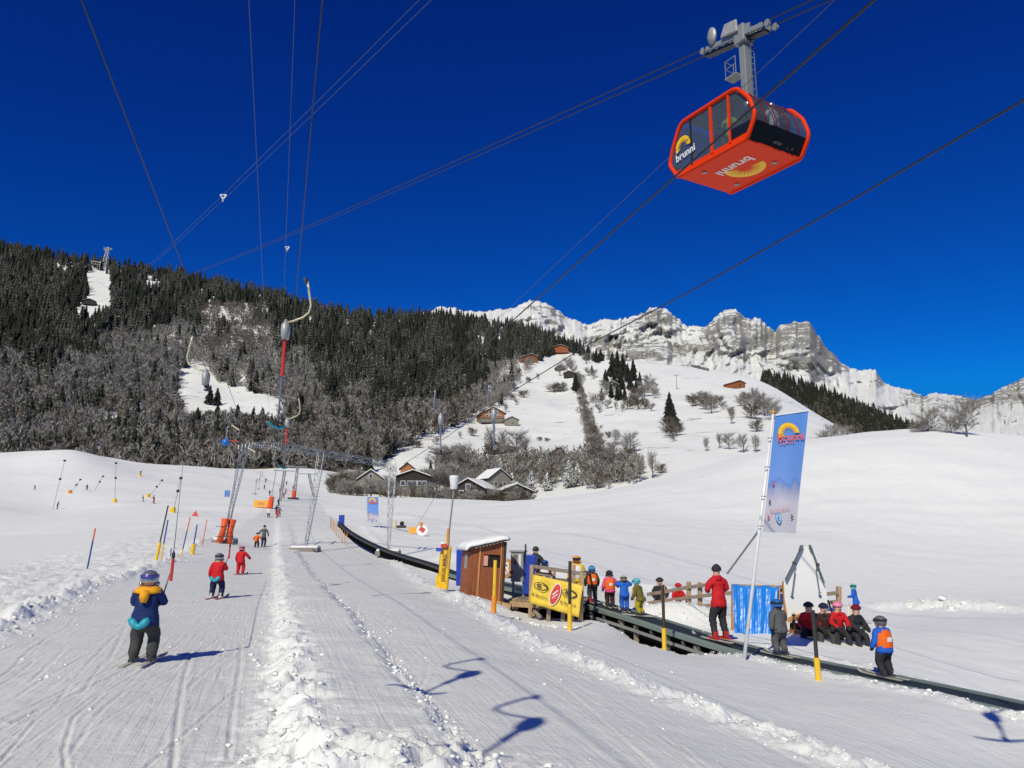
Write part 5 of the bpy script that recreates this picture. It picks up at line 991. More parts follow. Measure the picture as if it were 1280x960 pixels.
# ------------------------------------------------------------------ T-bar hangers
CREAM = M('cream_paint', (.62,.55,.36), .4, .2); CYAN = M('turquoise_plastic', (.015,.33,.42), .5); REDP = M('red_tube', (.6,.04,.02), .45); HBOX = M('grey_spring_box', (.42,.42,.40), .5, .2, .2, 6); BLUEP = M('blue_plastic', (.02,.16,.6), .35)
def hanger(loc, label, rz=0, drop=2.0, arm=CREAM, tube=REDP, bar_=CYAN, barw=.80, face=0, s=1.0, stem=STEEL, side=1, simple=False):
    r = empty('tow_hanger', loc, rz, label=label, cat='lift hanger'); r.scale = (s,)*3
    MB().box((0,0,.03), (.06,.22,.08)).build('rope_grip', DARKM, r)
    pts = [(side*x, 0, z) for x, z in ((.04,0),(.08,-.15),(.12,-.38),(.16,-.60),(.12,-.78),(-.02,-.90),(-.22,-.98),(-.38,-1.03))]
    MB().tube(pts, [.032,.032,.028,.028,.026,.026,.026,.03], 8).build('hanger_arm', arm, r, True)
    x = side*-.42; b = MB(); b.lathe([(.05,-.40),(.11,-.38),(.135,-.2),(.13,-.05),(.07,.02),(.03,.10)], (x,0,-1.05), 12, .8, 1.1); b.build('spring_box', HBOX, r, True); MB().bar((x,0,-.95), (x,0,-1.5), .04).build('spring_bracket', STEEL, r)
    MB().tube([(x,0,-1.45), (x-.02*side,0,-1.45-drop*.42)], .042, 8).build('upper_tube', tube, r); MB().tube([(x-.02*side,0,-1.45-drop*.42), (x-.07*side,0,-1.45-drop)], .022, 8).build('stem', stem, r)
    R = Matrix.Rotation(face, 3, 'Z'); ps = [R @ Vector((u, 0, abs(u)**1.6*.32-.02)) for u in (-barw/2, -barw*.3, 0, barw*.3, barw/2)]
    c = Vector((x-.07*side, 0, -1.45-drop)); MB().tube([c+p for p in ps], [.022,.032,.04,.032,.022], 8).build('crossbar', bar_, r, True); MB().lathe([(.05,0),(.05,.12),(.02,.16)], c, 8).build('joint', DARKM, r); return r
yaw = .29
hanger(P(382,352,18), 'hanger with red tube and turquoise bar high over the left lane, nearest in view', 0, 2.1, face=1.35, side=1)
hanger(P(372,497,36.5), 'second red tubed hanger lower down behind the nearest one', 0, 1.9, face=1.3, barw=.95)
hanger(P(243,420,21.5), 'empty cream arm hanger before the forest at left', 0, .1, barw=.2, side=-1, tube=DARKM, bar_=DARKM, face=.2)
hanger(P(545,487,31), 'hanger with wide black bar before the meadow right of the gantry', 0, 1.15, tube=STEEL, arm=STEEL, bar_=BLKP, barw=.95, face=.1, side=-.5)
hanger(P(612,480,27), 'hanger with smile shaped black bar over the village roofs', 0, 1.3, tube=STEEL, arm=STEEL, bar_=BLKP, barw=.7, face=0, side=-.4, s=.9)
b_ = P(282,553,42); r = empty('spring_reel', b_, label='round blue rope reel hanging on the leftmost tow rope', cat='lift reel'); MB().ball((0,0,0), .21, 12).build('reel', BLUEP, r, True); MB().bar((0,0,.15), (.05,0,.9), .04).build('hanger_arm', STEEL, r); MB().bar((.1,0,.12), (.75,0,.05), .04).build('red_lever', REDP, r)
for px, py, lb in ((295,535,'upper short cream hanger arm near the blue reel'),(315,563,'lower short cream hanger arm under the gantry beam')):
    p = P(px, py, 46); r = empty('short_arm', p, label=lb, cat='lift hanger'); MB().tube([(-.25,0,.16),(.2,0,-.12)], .045, 6).build('arm', CREAM, r); MB().tube([(.2,0,-.12),(.2,0,-.6)], .02, 6).build('stem', STEEL, r)
for px, Y, c_, lb in ((388,140,STEEL,'far small hanger just left of the far column'),(377,110,STEEL,'far hanger over the tow left of the middle gantry leg')):
    hanger(P(px-60 if px == 388 else 325, 590, Y), lb, 0, 1.6, tube=STEEL, arm=STEEL, bar_=BLKP, face=.1)
# hangers just outside the frame above and behind the photographer: their shadows lie on the snow
for y, a, sd_2, lb in ((1.1,-2.7,-1,'overhead hanger whose shadow falls on the right lane nearest the camera'),(3.6,-2.7,-1,'overhead hanger whose shadow falls on the right lane further up')): hanger((a-.29*y, y, CZ+6.1), lb, 0, 1.1, side=sd_2, barw=.6, face=.4)
hanger((6.2-.3*4.7, 4.7, CZ+6.1), 'overhead hanger casting the T shadow at the lower right', 0, .95, side=1, barw=.95, face=.1, tube=STEEL, arm=STEEL, bar_=BLKP)
# tow bars in use: bar behind the thighs, stem past the shoulder, cord up to the rope
def towbar(px, Y, h, top, label, col=CYAN, w=.36, stem=True):
    c = GP(px, Y); r = empty('tow_bar', c, label=label, cat='tow bar'); zb = h*.375
    ps = [Vector((u*w, -.125*h-.015-.02*(1-abs(u)*2), zb+abs(u)**1.3*.26)) for u in (-.5,-.35,-.18,0,.18,.35,.5)]
    MB().tube(ps, [.030,.052,.05,.036,.05,.052,.030], 8).build('crossbar', col, r, True)
    s = Vector((.13*h, .26*h, h*.98)); MB().tube([(0,-.10*h,zb+.01), (.0,.06*h,zb-.02), (.06*h,.22*h,h*.62), s], .012, 6).build('stem', STEEL, r); MB().tube([s-Vector((0,.01,.16*h)), s+Vector((0,.01,.10))], .022, 8).build('grip', REDP, r); MB().lathe([(.01,0),(.028,.02),(.024,.07),(.008,.11)], s+Vector((0,.01,.10)), 8).build('cap', BLKP, r)
    MB().tube([s+Vector((0,.01,.2)), Vector(top)-c], .006, 5).build('cord', ROPEL, r); return r
towbar(177, 10.8, 1.26, P(229,578,26), 'turquoise tow bar behind the thighs of the child in the navy jacket', w=.25)
towbar(270, 21, 1.22, P(296,560,40), 'turquoise tow bar behind the child in red jacket and navy trousers', w=.25)
# ------------------------------------------------------------------ gondola
CABR = M('gondola_red', (.84,.045,.004), .5, 0, .07, 2, 0, .12); CABD = M('gondola_black', (.012,.012,.014), .35); GL = bpy.data.materials.new('gondola_glass'); GL.use_nodes = True; gb = GL.node_tree.nodes['Principled BSDF']; gb.inputs['Base Color'].default_value = (.10,.13,.17,1); gb.inputs['Roughness'].default_value = .05; gb.inputs['Alpha'].default_value = .55
SUNP = M('sun_yellow_print', (1.0,.56,.01), .5, 0, .03)
cf = Vector((8.24, 26.3, CZ+13.08)); CAB = empty('gondola', cf, label='red gondola with brunni sun logo on its floor hanging from the ropes', cat='gondola'); CAB.rotation_euler = (0, 0, math.atan2(-.857, .514)); CAB.scale = (.93,.93,.97)
# local x = downhill travel axis (-TD), local y = across (far side = +), z up; origin at the floor centre
Lx = 1.80; Wy = 1.46
prof = [(-Lx,.0),(Lx*1.0,.0),(Lx+.38,.62),(Lx+.42,.85),(Lx+.22,1.45),(Lx-.25,2.02),(Lx-.48,2.14),(-Lx+.42,2.14),(-Lx+.18,2.0),(-Lx-.26,1.2),(-Lx-.42,.75),(-Lx-.40,.6)]
def ring_pts(y, k=1): return [Vector((x, y, z)) for x, z in prof]
MB().box((0,0,.03), (Lx*2,Wy*2-.1,.10)).build('floor', CABR, CAB, bevel=.02)
for s in (-1, 1):
    pts = ring_pts(s*Wy); sp_ = []
    for i in range(len(pts)):                       # rounded corners
        a, b, c = pts[i-1], pts[i], pts[(i+1) % len(pts)]; d1 = min(.16, (a-b).length*.4); d2 = min(.16, (c-b).length*.4)
        p0 = b+(a-b).normalized()*d1; p1 = b+(c-b).normalized()*d2
        for t in (0, .33, .67, 1): sp_.append(p0*(1-t)**2+b*2*t*(1-t)+p1*t*t)
    sp_.append(sp_[0]); MB().tube(sp_, .085, 8, False).build('frame', CABR, CAB, True)
    ysd = s*(Wy-.02)
    pane = MB().add([Vector((x, ysd, z)) for x, z in prof], [tuple(range(len(prof)))]); pane.build('side_glass', GL, CAB)
    low = [(-Lx-.38,.06),(-Lx+.0,.0),(Lx,.0),(Lx+.32,.55),(Lx+.38,.66),(-Lx-.38,.66)]
    if s < 0: MB().prism([(x, ysd-.02, z) for x, z in [(-Lx,.02),(Lx,.02),(Lx+.16,.26),(-Lx-.2,.26)]], (0,.03,0)).build('lower_panel', CABR, CAB)
    MB().prism([(x, ysd+.03*s, z) for x, z in [(.95,.27),(Lx+.16,.27),(Lx+.36,.62),(.95,.70)]], (0,-.02*s,0)).build('black_panel', CABD, CAB)
    for x, wd in ((-.98,.06),(.10,.12),(1.02,.10)): MB().bar((x, ysd-.035*(-s)*0+s*.03, .2), (x, ysd+s*.03, 2.1), wd, .05).build('mullion', CABR if x > -.5 else DARKM, CAB)
# ends: black lower band, glass above, ribs
for e in (1, -1):
    q = [(p if e > 0 else (-p[0], p[1])) for p in [(Lx,.03),(Lx+.37,.62),(Lx+.40,.85)]]; y = Wy-.07
    MB().prism([(q[0][0],-y,q[0][1]),(q[1][0],-y,q[1][1]),(q[1][0]-.05*e,-y,q[1][1]),(q[0][0]-.06*e,-y,q[0][1])], (0,2*y,0)).build('end_panel', CABD, CAB)
    g_ = [(p if e > 0 else (-p[0], p[1])) for p in [(Lx+.37,.63),(Lx+.41,.85),(Lx+.21,1.45),(Lx-.26,2.02)]]
    for (x0,z0_),(x1,z1_) in zip(g_[:-1], g_[1:]): MB().add([(x0,-y,z0_),(x0,y,z0_),(x1,y,z1_),(x1,-y,z1_)], [(0,1,2,3)]).build('end_glass', GL, CAB)
    for yy in (-.9,-.3,.3,.9): MB().tube([(x+.01*e, yy, z) for x, z in g_], .028, 6).build('rib', MAROON, CAB)
MB().prism([(-Lx+.45,-Wy+.05,2.12),(Lx-.45,-Wy+.05,2.12),(Lx-.5,-Wy+.05,2.2),(-Lx+.5,-Wy+.05,2.2)], (0,2*Wy-.1,0)).build('roof', CABD, CAB)
for x in (-.9,-.35,.2,.7): MB().lathe([(.05,0),(.05,.08)], (x,-Wy+.25,2.2), 8).build('roof_fitting', WHT, CAB)
# floor logo: rotated as seen from below
def sunlogo(r1, r0, n, mat, span=(-10, 200)):
    mb = MB(); a0, a1 = [math.radians(v) for v in span]; da = (a1-a0)/n
    for i in range(n):
        s0 = a0+da*(i+.10); s1 = a0+da*(i+.90); rm_ = r1*.72; mb.add([(r0*math.cos((s0+s1)/2), r0*math.sin((s0+s1)/2), 0), (rm_*math.cos(s1), rm_*math.sin(s1), 0), (rm_*math.cos(s0), rm_*math.sin(s0), 0)], [(0,2,1)])
        e0 = a0+da*i; mb.add([(rm_*math.cos(e0), rm_*math.sin(e0), 0), (r1*math.cos(e0), r1*math.sin(e0), 0), (r1*math.cos(e0+da), r1*math.sin(e0+da), 0), (rm_*math.cos(e0+da), rm_*math.sin(e0+da), 0)], [(0,1,2,3)])
    return mb.mesh('sun', mat)
fm = lambda x, y: Matrix.Translation((x, y, -.026)) @ Matrix(((1,0,0),(0,-1,0),(0,0,-1))).to_4x4()   # seen from below
lg = obj('sun_logo', sunlogo(.80, .22, 15, SUNP, (-35, 170)), CAB); lg.matrix_local = fm(.18, .18) @ Matrix.Rotation(math.pi, 4, 'Z')
lt = obj('logo_letters', text_mesh('letters', 'brunni', .66, WHT, .004, bold=.012), CAB); lt.matrix_local = fm(.1, -.30) @ Matrix.Rotation(math.pi, 4, 'Z') @ Matrix.Translation((0,0,.004))
lg = obj('sun_logo', sunlogo(.42, .14, 13, SUNP, (-5, 205)), CAB); lg.matrix_local = frame_matrix((-1.42,-Wy-.035,1.12), (1,0,0), (0,-1,0)); lt = obj('logo_letters', text_mesh('letters', 'brunni', .42, WHT, .003, bold=.01), CAB); lt.matrix_local = frame_matrix((-1.30,-Wy-.04,.78), (1,0,.1), (0,-1,0))
for x, y in ((1.1,.8),(-.9,-.9),(-1.0,1.0)): MB().lathe([(.09,0),(.11,-.03),(.05,-.05)], (x,y,-.02), 10).build('floor_fitting', METAL, CAB)
# hanger, carriage
HB = Vector((.25,.5,2.2)); hg = MB(); hg.bar(HB, (HB.x,HB.y,5.4), .30, .34); hg.build('hanger_mast', METAL, CAB, bevel=.03)
mb = MB()
for k in range(11): mb.bar((HB.x+.26,HB.y+.06,2.4+k*.27), (HB.x+.26,HB.y+.26,2.4+k*.27), .025)
mb.bar((HB.x+.26,HB.y+.06,2.3), (HB.x+.26,HB.y+.06,5.3), .03); mb.bar((HB.x+.26,HB.y+.26,2.3), (HB.x+.26,HB.y+.26,5.3), .03); mb.build('ladder', STEEL, CAB)
mb = MB(); mb.box((HB.x-.50,HB.y-.1,4.0), (.6,.5,.06)); 
for dx, dy in ((-.88,-.38),(-.88,.18),(-.25,-.38)): mb.bar((HB.x+dx*.86,HB.y+dy*.86,4.0), (HB.x+dx*.86,HB.y+dy*.86,4.75), .025)
for z in (4.4,4.73): mb.bar((HB.x-.76,HB.y-.33,z), (HB.x-.76,HB.y+.16,z), .02); mb.bar((HB.x-.76,HB.y-.33,z), (HB.x-.22,HB.y-.33,z), .02)
mb.build('service_platform', METAL, CAB); MB().box((HB.x-.1,HB.y-.3,2.42), (.34,.2,.2)).build('beacon_box', SAF, CAB)
tl = math.atan(-.215); RT = Matrix.Rotation(-tl, 3, 'Y'); CC = Vector((HB.x-.35,HB.y,5.60))
for yy in (-.22,.23):
    mb = MB(); mb.box(CC+RT @ Vector((0,yy,.02)), (3.1,.10,.20), RT); mb.box(CC+RT @ Vector((.2,yy,.22)), (1.3,.09,.26), RT); mb.build('carriage_beam', METAL, CAB, bevel=.02)
    for k in range(10):
        c = CC+RT @ Vector((-1.75+k*.39,yy+.02,.02)); MB().lathe([(.10,-.05),(.14,-.05),(.11,-.01),(.11,.01),(.14,.05),(.10,.05)], c, 12, R=Matrix.Rotation(math.pi/2, 3, 'X')).build('carriage_wheel', STEEL if k % 3 else METAL, CAB)
MB().lathe([(.05,-.06),(.36,-.05),(.36,.05),(.05,.06)], CC+RT @ Vector((-1.15,-.32,.42)), 20, .65, 1, R=Matrix.Rotation(math.pi/2, 3, 'X')).build('brake_cover', HBOX, CAB, True); MB().box(CC+RT @ Vector((-.1,-.36,.38)), (.95,.12,.52), RT, taper=.7).build('carriage_cover', HBOX, CAB, bevel=.06); MB().box(CC+Vector((.35,0,-.05)), (.55,.62,.75)).build('carriage_head', METAL, CAB, bevel=.05)
mb = MB(); mb.bar(CC+RT @ Vector((-1.7,0,-.15)), CC+RT @ Vector((1.6,0,-.15)), .30, .10); mb.build('carriage_plate', DARKM, CAB)
RM = CAB.rotation_euler.to_matrix()
def incab(x, y): return cf+RM @ Vector((x*.93, y*.93, .09))
for x, y, h, j, l, rz in [(.55,-.9,1.66,NEON,'passenger in neon green jacket behind the gondola side window',2.5),(-.25,-.5,1.75,GREY,'passenger in grey jacket left of the green one in the gondola',2),(1.35,-.7,1.8,BLK,'dark clad attendant standing at the downhill end of the gondola',1),(1.85,.0,1.7,WHITEF,'passenger in white jacket at the curved end glass of the gondola',.5),(1.75,.75,1.7,DKB,'passenger in dark blue jacket at the curved end glass of the gondola',.3),(1.3,1.05,1.6,MAROON,'passenger in maroon jacket in the far corner of the gondola',.2),(-.55,.5,1.7,DKB,'passenger in dark blue jacket deep inside the gondola',2.2)]:
    OP(l, incab(x, y), h, rz, kid=False, jacket=j, trousers=BLK, head='helmet' if y < 0 else 'hat', headmat=HBLK if y > 0 else SILV, skis=None, small=True)
# ------------------------------------------------------------------ banners
def sky_print():
    m = bpy.data.materials.new('banner_print'); m.use_nodes = True; n = m.node_tree; b = n.nodes['Principled BSDF']; b.inputs['Roughness'].default_value = .55
    tc = n.nodes.new('ShaderNodeTexCoord'); sp = n.nodes.new('ShaderNodeSeparateXYZ'); link(n, tc.outputs['UV'], sp.inputs[0]); no = n.nodes.new('ShaderNodeTexNoise'); no.inputs['Scale'].default_value = 3.5; no.inputs['Detail'].default_value = 6; link(n, tc.outputs['UV'], no.inputs['Vector'])
    a = n.nodes.new('ShaderNodeMath'); a.operation = 'MULTIPLY_ADD'; a.inputs[1].default_value = .22; link(n, no.outputs['Fac'], a.inputs[0]); link(n, sp.outputs['Y'], a.inputs[2])
    r = n.nodes.new('ShaderNodeValToRGB'); e = r.color_ramp.elements; e[0].position = .22; e[0].color = (.50,.48,.55,1); e[1].position = 1.0; e[1].color = (.10,.26,.68,1)
    for p_, c_ in ((.36,(.56,.52,.60,1)),(.47,(.30,.33,.52,1)),(.52,(.13,.25,.62,1)),(.55,(.16,.30,.70,1))): x = e.new(p_); x.color = c_
    link(n, a.outputs[0], r.inputs[0]); link(n, r.outputs[0], b.inputs['Base Color']); return m
BPR = sky_print()
def banner_flag(tl_, tr_, bl_, br_, pole0, pole1, label, poler, amp, name='banner_flag'):
    r = empty(name, pole0, label=label, cat='flag'); o0 = Vector(pole0); MB().tube([(0,0,-.1), Vector(pole1)-o0], [poler, poler*.7], 10).build('pole', M('white_pole', (.8,.8,.78), .35), r, True); MB().lathe([(poler,0),(poler*1.2,.03),(.01,.08)], Vector(pole1)-o0, 8).build('finial', SAF, r, True)
    nx, ny = 12, 30; o = []; fs = []; uv = []
    for j in range(ny+1):
        for i in range(nx+1):
            u, v = i/nx, j/ny; p = (bl_.lerp(br_, u)).lerp(tl_.lerp(tr_, u), v)-o0; p.y += amp*(math.sin(u*7+v*2)*.6+math.sin(u*3-v*5)*.5)*u; o.append(p); uv.append((u, v))
    for j in range(ny):
        for i in range(nx): k = j*(nx+1)+i; fs.append((k, k+1, k+nx+2, k+nx+1))
    c = MB().add(o, fs).build('cloth', BPR, r, True); ul = c.data.uv_layers.new(name='UVMap')
    for l in c.data.loops: ul.data[l.index].uv = uv[l.vertex_index]
    MB().bar(tl_-o0, tr_-o0, poler*.9).build('top_sleeve', WHT, r)
    for f in (.05,.3,.55,.8): a = bl_.lerp(tl_, f)-o0; b = Vector((0,0,0)).lerp(Vector(pole1)-o0, .5+.5*f) ; MB().bar(a, a+(Vector((-.12,0,-.0))), poler*.35).build('clip', DARKM, r)
    ex = (tr_-tl_).normalized(); up = (tl_-bl_); n = ex.cross(up); n = n if n.y < 0 else -n; W_ = (tr_-tl_).length
    def at(u, v, me, nm, off=None, rot=0): c = obj(nm, me, r); off = off or amp*1.3+.012; c.matrix_local = frame_matrix((bl_.lerp(br_, u)).lerp(tl_.lerp(tr_, u), v)-o0+n.normalized()*off, ex, n) @ Matrix.Rotation(rot, 4, 'Z')
    at(.45, .825, sunlogo(W_*.31, W_*.12, 14, SUNP, (-5, 200)), 'sun_logo'); at(.52, .79, text_mesh('letters', 'Brunni', W_*.30, M('coral_print', (.75,.12,.08), .6), .001, bold=.006*W_), 'logo_letters', rot=-.05); at(.42, .745, text_mesh('letters', 'Engelberg', W_*.11, bpy.data.materials['coral_print'], .001), 'logo_letters')
    sh = [(-.5,.9),(-.35,1),(0,1.02),(.35,1),(.5,.9),(.5,.1),(.4,-.4),(0,-1),(-.4,-.4),(-.5,.1)]; k = W_*.13
    at(.42, .11, MB().add([(x*k*1.25, y*k*1.1, 0) for x, y in sh], [tuple(range(10))]).mesh('shield', M('shield_rim', (.08,.16,.40))), 'shield_rim'); at(.42, .11, MB().add([(x*k*1.1, y*k*.98, .003) for x, y in sh], [tuple(range(10))]).mesh('shield', M('shield_blue', (.30,.55,.80))), 'shield'); at(.42, .11, MB().mat(0).ball((0,k*.45,.004), k*.16, 6, 1, 1, .2).bar((0,k*.35,.006), (-k*.1,-k*.3,.006), k*.22, .004).bar((-k*.1,-k*.2,.006), (k*.25,-k*.5,.006), k*.12, .004).mesh('skier', M('dark_print', (.04,.06,.12))), 'shield_figure')
    at(.42, .185, text_mesh('letters', 'Skischule Brunni', W_*.085, bpy.data.materials['coral_print'], .001), 'letters')
    for u, v, c1 in ((.10,.12,REDT),(.80,.13,BLKT),(.09,.25,BLKT),(.14,.40,REDT)):
        at(u, v, MB().bar((-k*.3,-k*.3,0), (k*.35,k*.1,0), k*.22, .003).bar((0,0,0), (k*.1,k*.55,0), k*.2, .003).mesh('figure', c1), 'print_figure')
banner_flag(P(969,519,17.5), P(1010.5,513,17.5), P(953.5,665,17.5), P(995,667,17.5), Vector((P(929,823,17.6).x, 17.6, ground(P(929,823,17.6).x, 17.6))), P(966.5,517,17.6), 'tall blue banner with yellow sun on a leaning white pole', .042, .03)
banner_flag(P(459,621,74), P(473.5,621,74), P(459,653,74), P(473,656,74), GP(474,74), P(474,620,74), 'small distant blue banner beside the far conveyor', .05, .04)
r0 = P(948,664,17.6); s0 = empty('prop_pole', r0, label='thin grey prop running from the flagpole down to the left', cat='pole'); MB().tube([(0,0,0), P(909,717,19)-r0], .022, 6).build('rod', METAL, s0)
# ------------------------------------------------------------------ poles
def post(px, Y, h, label, segs, r=.045, lean=0, cat='marker pole', pad=None, name='marker_pole', n=8, leany=0):
    c = GP(px, Y); o = empty(name, c, label=label, cat=cat); z = -.1; d = Vector((lean, leany, 1))
    for f0, f1, m in segs: MB().tube([d*(f0*h if f0 else -.15), d*(f1*h)], r, n).build('section', m, o)
    if pad: MB().tube([d*(-.15), d*(pad[0])], pad[1], 10).build('pad', pad[2], o, bevel=0)
    return o
BO = M('blue_pole_paint', (.02,.06,.30), .45); OR2 = M('orange_pole_paint', (.75,.14,.03), .45)
post(109, 34.5, 1.75, 'blue pole with orange top alone on the left snowfield', [(0,.7,BO),(.7,1,OR2)], .034, .10)
post(195, 38, 2.6, 'black pole with yellow foot, tallest of the cluster behind the nearest child', [(0,.32,YPAINT),(.32,1,BLKP)], .035, .14, pad=(.85,.075,YPAINT)); post(201, 38.5, 1.9, 'dark blue pole close beside the tall black and yellow one', [(0,.4,YPAINT),(.4,1,BO)], .034, .10)
post(226, 42, 2.1, 'dark pole with orange foot right of the yellow cluster', [(0,.2,YPAINT),(.2,.65,BO),(.65,1,OR2)], .032, .16); post(240, 46, 1.7, 'dark pole rising out of a yellow pad behind the pole cluster', [(0,1,BO)], .04, .10, pad=(.6,.12,YPAINT)); post(252.5, 52, 1.7, 'thin red pole furthest right of the left pole cluster', [(0,1,OR2)], .03, .12); post(213, 42, .5, 'short dark stub in the snow between the left poles', [(0,1,BO)], .03)
post(617, 20.6, 1.32, 'yellow post with orange foot right in front of the hut', [(0,1,YPAINT)], .045, .03, pad=(.42,.065,OPAINT), cat='post', name='padded_post')
post(712, 20.3, 1.70, 'black post with yellow foot in front of the yellow banner', [(0,.38,YPAINT),(.38,1,BLKP)], .042, .02, cat='post', name='padded_post', pad=(.62,.056,YPAINT))
post(830.5, 19.4, 1.50, 'dark brown post with yellow foot in front of the conveyor trestle', [(0,1,W_DK)], .038, .01, cat='post', name='padded_post', pad=(.50,.052,YPAINT))
post(1023, 15.7, 1.30, 'black post with yellow foot in front of the log bench', [(0,1,BLKP)], .040, -.01, cat='post', name='padded_post', pad=(.42,.056,YPAINT))
# snow lance with yellow pad
c = GP(553, 27.5); ln = empty('snow_lance', c, label='tall grey lance with white cylinder head and yellow padded foot left of the hut', cat='snow lance')
MB().tube([(0,0,-.1), (.17,0,2.0)], .05, 8).build('post', YPAINT, ln); MB().bar((.02,-.12,.0), (.12,-.10,1.45), .36, .22).build('pad', M('yellow_pad', (.82,.48,.01), .6), ln, bevel=.05); MB().tube([(.14,.0,1.3), (P(567.5,611,27.6)-c)], .030, 8).build('lance_tube', METAL, ln)
hd = P(567.5,611,27.6)-c; MB().lathe([(.11,-.02),(.12,.0),(.17,.40),(.16,.46),(.05,.47)], hd, 14).build('head', M('white_head', (.78,.78,.76), .4), ln, True)
MB().tube([(-.16,-.1,-.1), (-.06,-.08,1.15)], .035, 8).build('side_post', BLKP, ln); MB().tube([(-.20,-.12,-.1), (-.16,-.12,.5)], .045, 8).build('side_post', YPAINT, ln); MB().tube([(.16,-.18,.7), (.20,-.18,2.05)], .05, 8).build('side_post', W_OR, ln)
MB().bar((0.03,-.02,1.45), (.08,-.06,1.58), .3, .16).build('snow_cap', SNOWP, ln, bevel=.04)
tm = obj('pad_letters', text_mesh('letters', 'ENGELBERG', .17, BLKT, .003), ln); tm.matrix_local = frame_matrix((.07,-.235,.72), (.07,0,1), (0,-1,0))
for px, py, m, l in ((549,687,M('blue_sign', (.03,.08,.45), .5),'small blue arrow sign on the yellow padded lance'),(555,682,REDT,'small red arrow sign above the blue one on the lance')): r = MB().box((0,0,0), (.22,.03,.12)).build('arrow_sign', m, None, label=l, cat='sign'); r.location = P(px, py, 27.2)
# left snow lances
for (x0,y0,x1,y1,Y,pad,l) in [(66,636,81,575,158,0,'longest slanting snow lance without pad at the far left'),(88,612,101,595,185,1,'slanting lance with orange foot second from the left'),(118,612,129,594,190,0,'thin slanting lance between the two padded ones at left'),(143.5,629,145,580,160,1,'upright lance with yellow padded foot on the left snowfield'),(185.5,617,203,596,175,1,'slanting lance with yellow foot right of the upright one'),(175,596,176,590,230,1,'smallest yellow padded lance under the wood edge'),(216,643,226,600,118,1,'slanting lance with yellow foot near the pole cluster')]:
    c = P(x0, y0, Y); c.z = ground(c.x, c.y); r = empty('snow_lance', c, label=l, cat='snow lance'); t = P(x1, y1, Y)-P(x0, y0, Y); MB().tube([(0,0,-.2), t], .05, 6).build('lance_tube', METAL, r); MB().box(t, (.4,.3,.35)).build('head', DARKM, r)
    MB().box(t*.62, (.35,.3,.4)).build('collar', DARKM, r)
    if pad: MB().tube([(0,-.1,-.2), (0,-.1,.75)], .42, 8).build('pad', YPAINT if 'yellow' in l else OPAINT, r)
c = GP(243.5, 112); mb = MB(); mb.add([(-.5,0,0),(.5,0,0),(.25,.4,0),(.1,0,.85)], [(0,1,3),(1,2,3),(2,0,3),(0,2,1)]); mb.build('red_marker', REDT, None, label='small red tent shaped marker on the left snowfield', cat='marker').location = c
c = GP(326, 150); r = empty('orange_mat', c, label='orange board lying across the left side of the far tow track', cat='board'); MB().box((0,0,.8), (2.8,.15,1.3)).build('panel', M('orange_board', (.85,.38,.04)), r, bevel=.03); MB().box((0,-.09,.8), (1.3,.02,.5)).build('print', W_OR, r)
c = GP(337, 150); r = empty('red_padding', c, label='red padding round a post at the left of the far tow track', cat='safety pad'); MB().tube([(0,0,-.1),(.3,0,2.3)], [.6,.45], 8).build('roll', PADO, r); MB().tube([(0,0,0),(.9,0,8)], .07, 6).build('mast', STEEL, r)
c = P(516,670,74); r = empty('yellow_board', c, label='yellow padded board on the snow beyond the conveyor', cat='board'); r.location.z = ground(c.x, c.y); MB().box((0,0,.35), (.75,.15,.6)).build('panel', M('orange_board', (.85,.38,.04)), r, bevel=.03); MB().bar((.1,0,.3), P(548,617,74)-P(516,670,74), .04).build('lance', METAL, r)
c = P(527.5,668,72); r = empty('white_sign', c, label='white rounded sign with orange top beside the yellow board', cat='sign'); r.location.z = ground(c.x, c.y); MB().lathe([(.52,-.02),(.52,.02)], (0,0,.55), 16, 1, 1, Matrix.Rotation(math.pi/2, 3, 'X')).build('panel', WHT, r); MB().box((0,-.03,.6), (.5,.02,.4), Matrix.Rotation(.6, 3, 'Y')).build('print', REDT, r); MB().ball((-.1,0,1.1), .18, 8).build('top', OPAINT, r)
c = GP(499, 76); r = empty('snow_toy', c, label='low dark sledge with yellow rail near the right gantry leg', cat='sledge'); MB().box((.2,0,.3), (.9,.4,.25)).build('seat', BLKP, r, bevel=.05); MB().box((-.35,0,.5), (.08,.3,.8)).build('rail', YPAINT, r); MB().ball((.25,0,.6), .22, 8).build('bag', BLK, r, True)
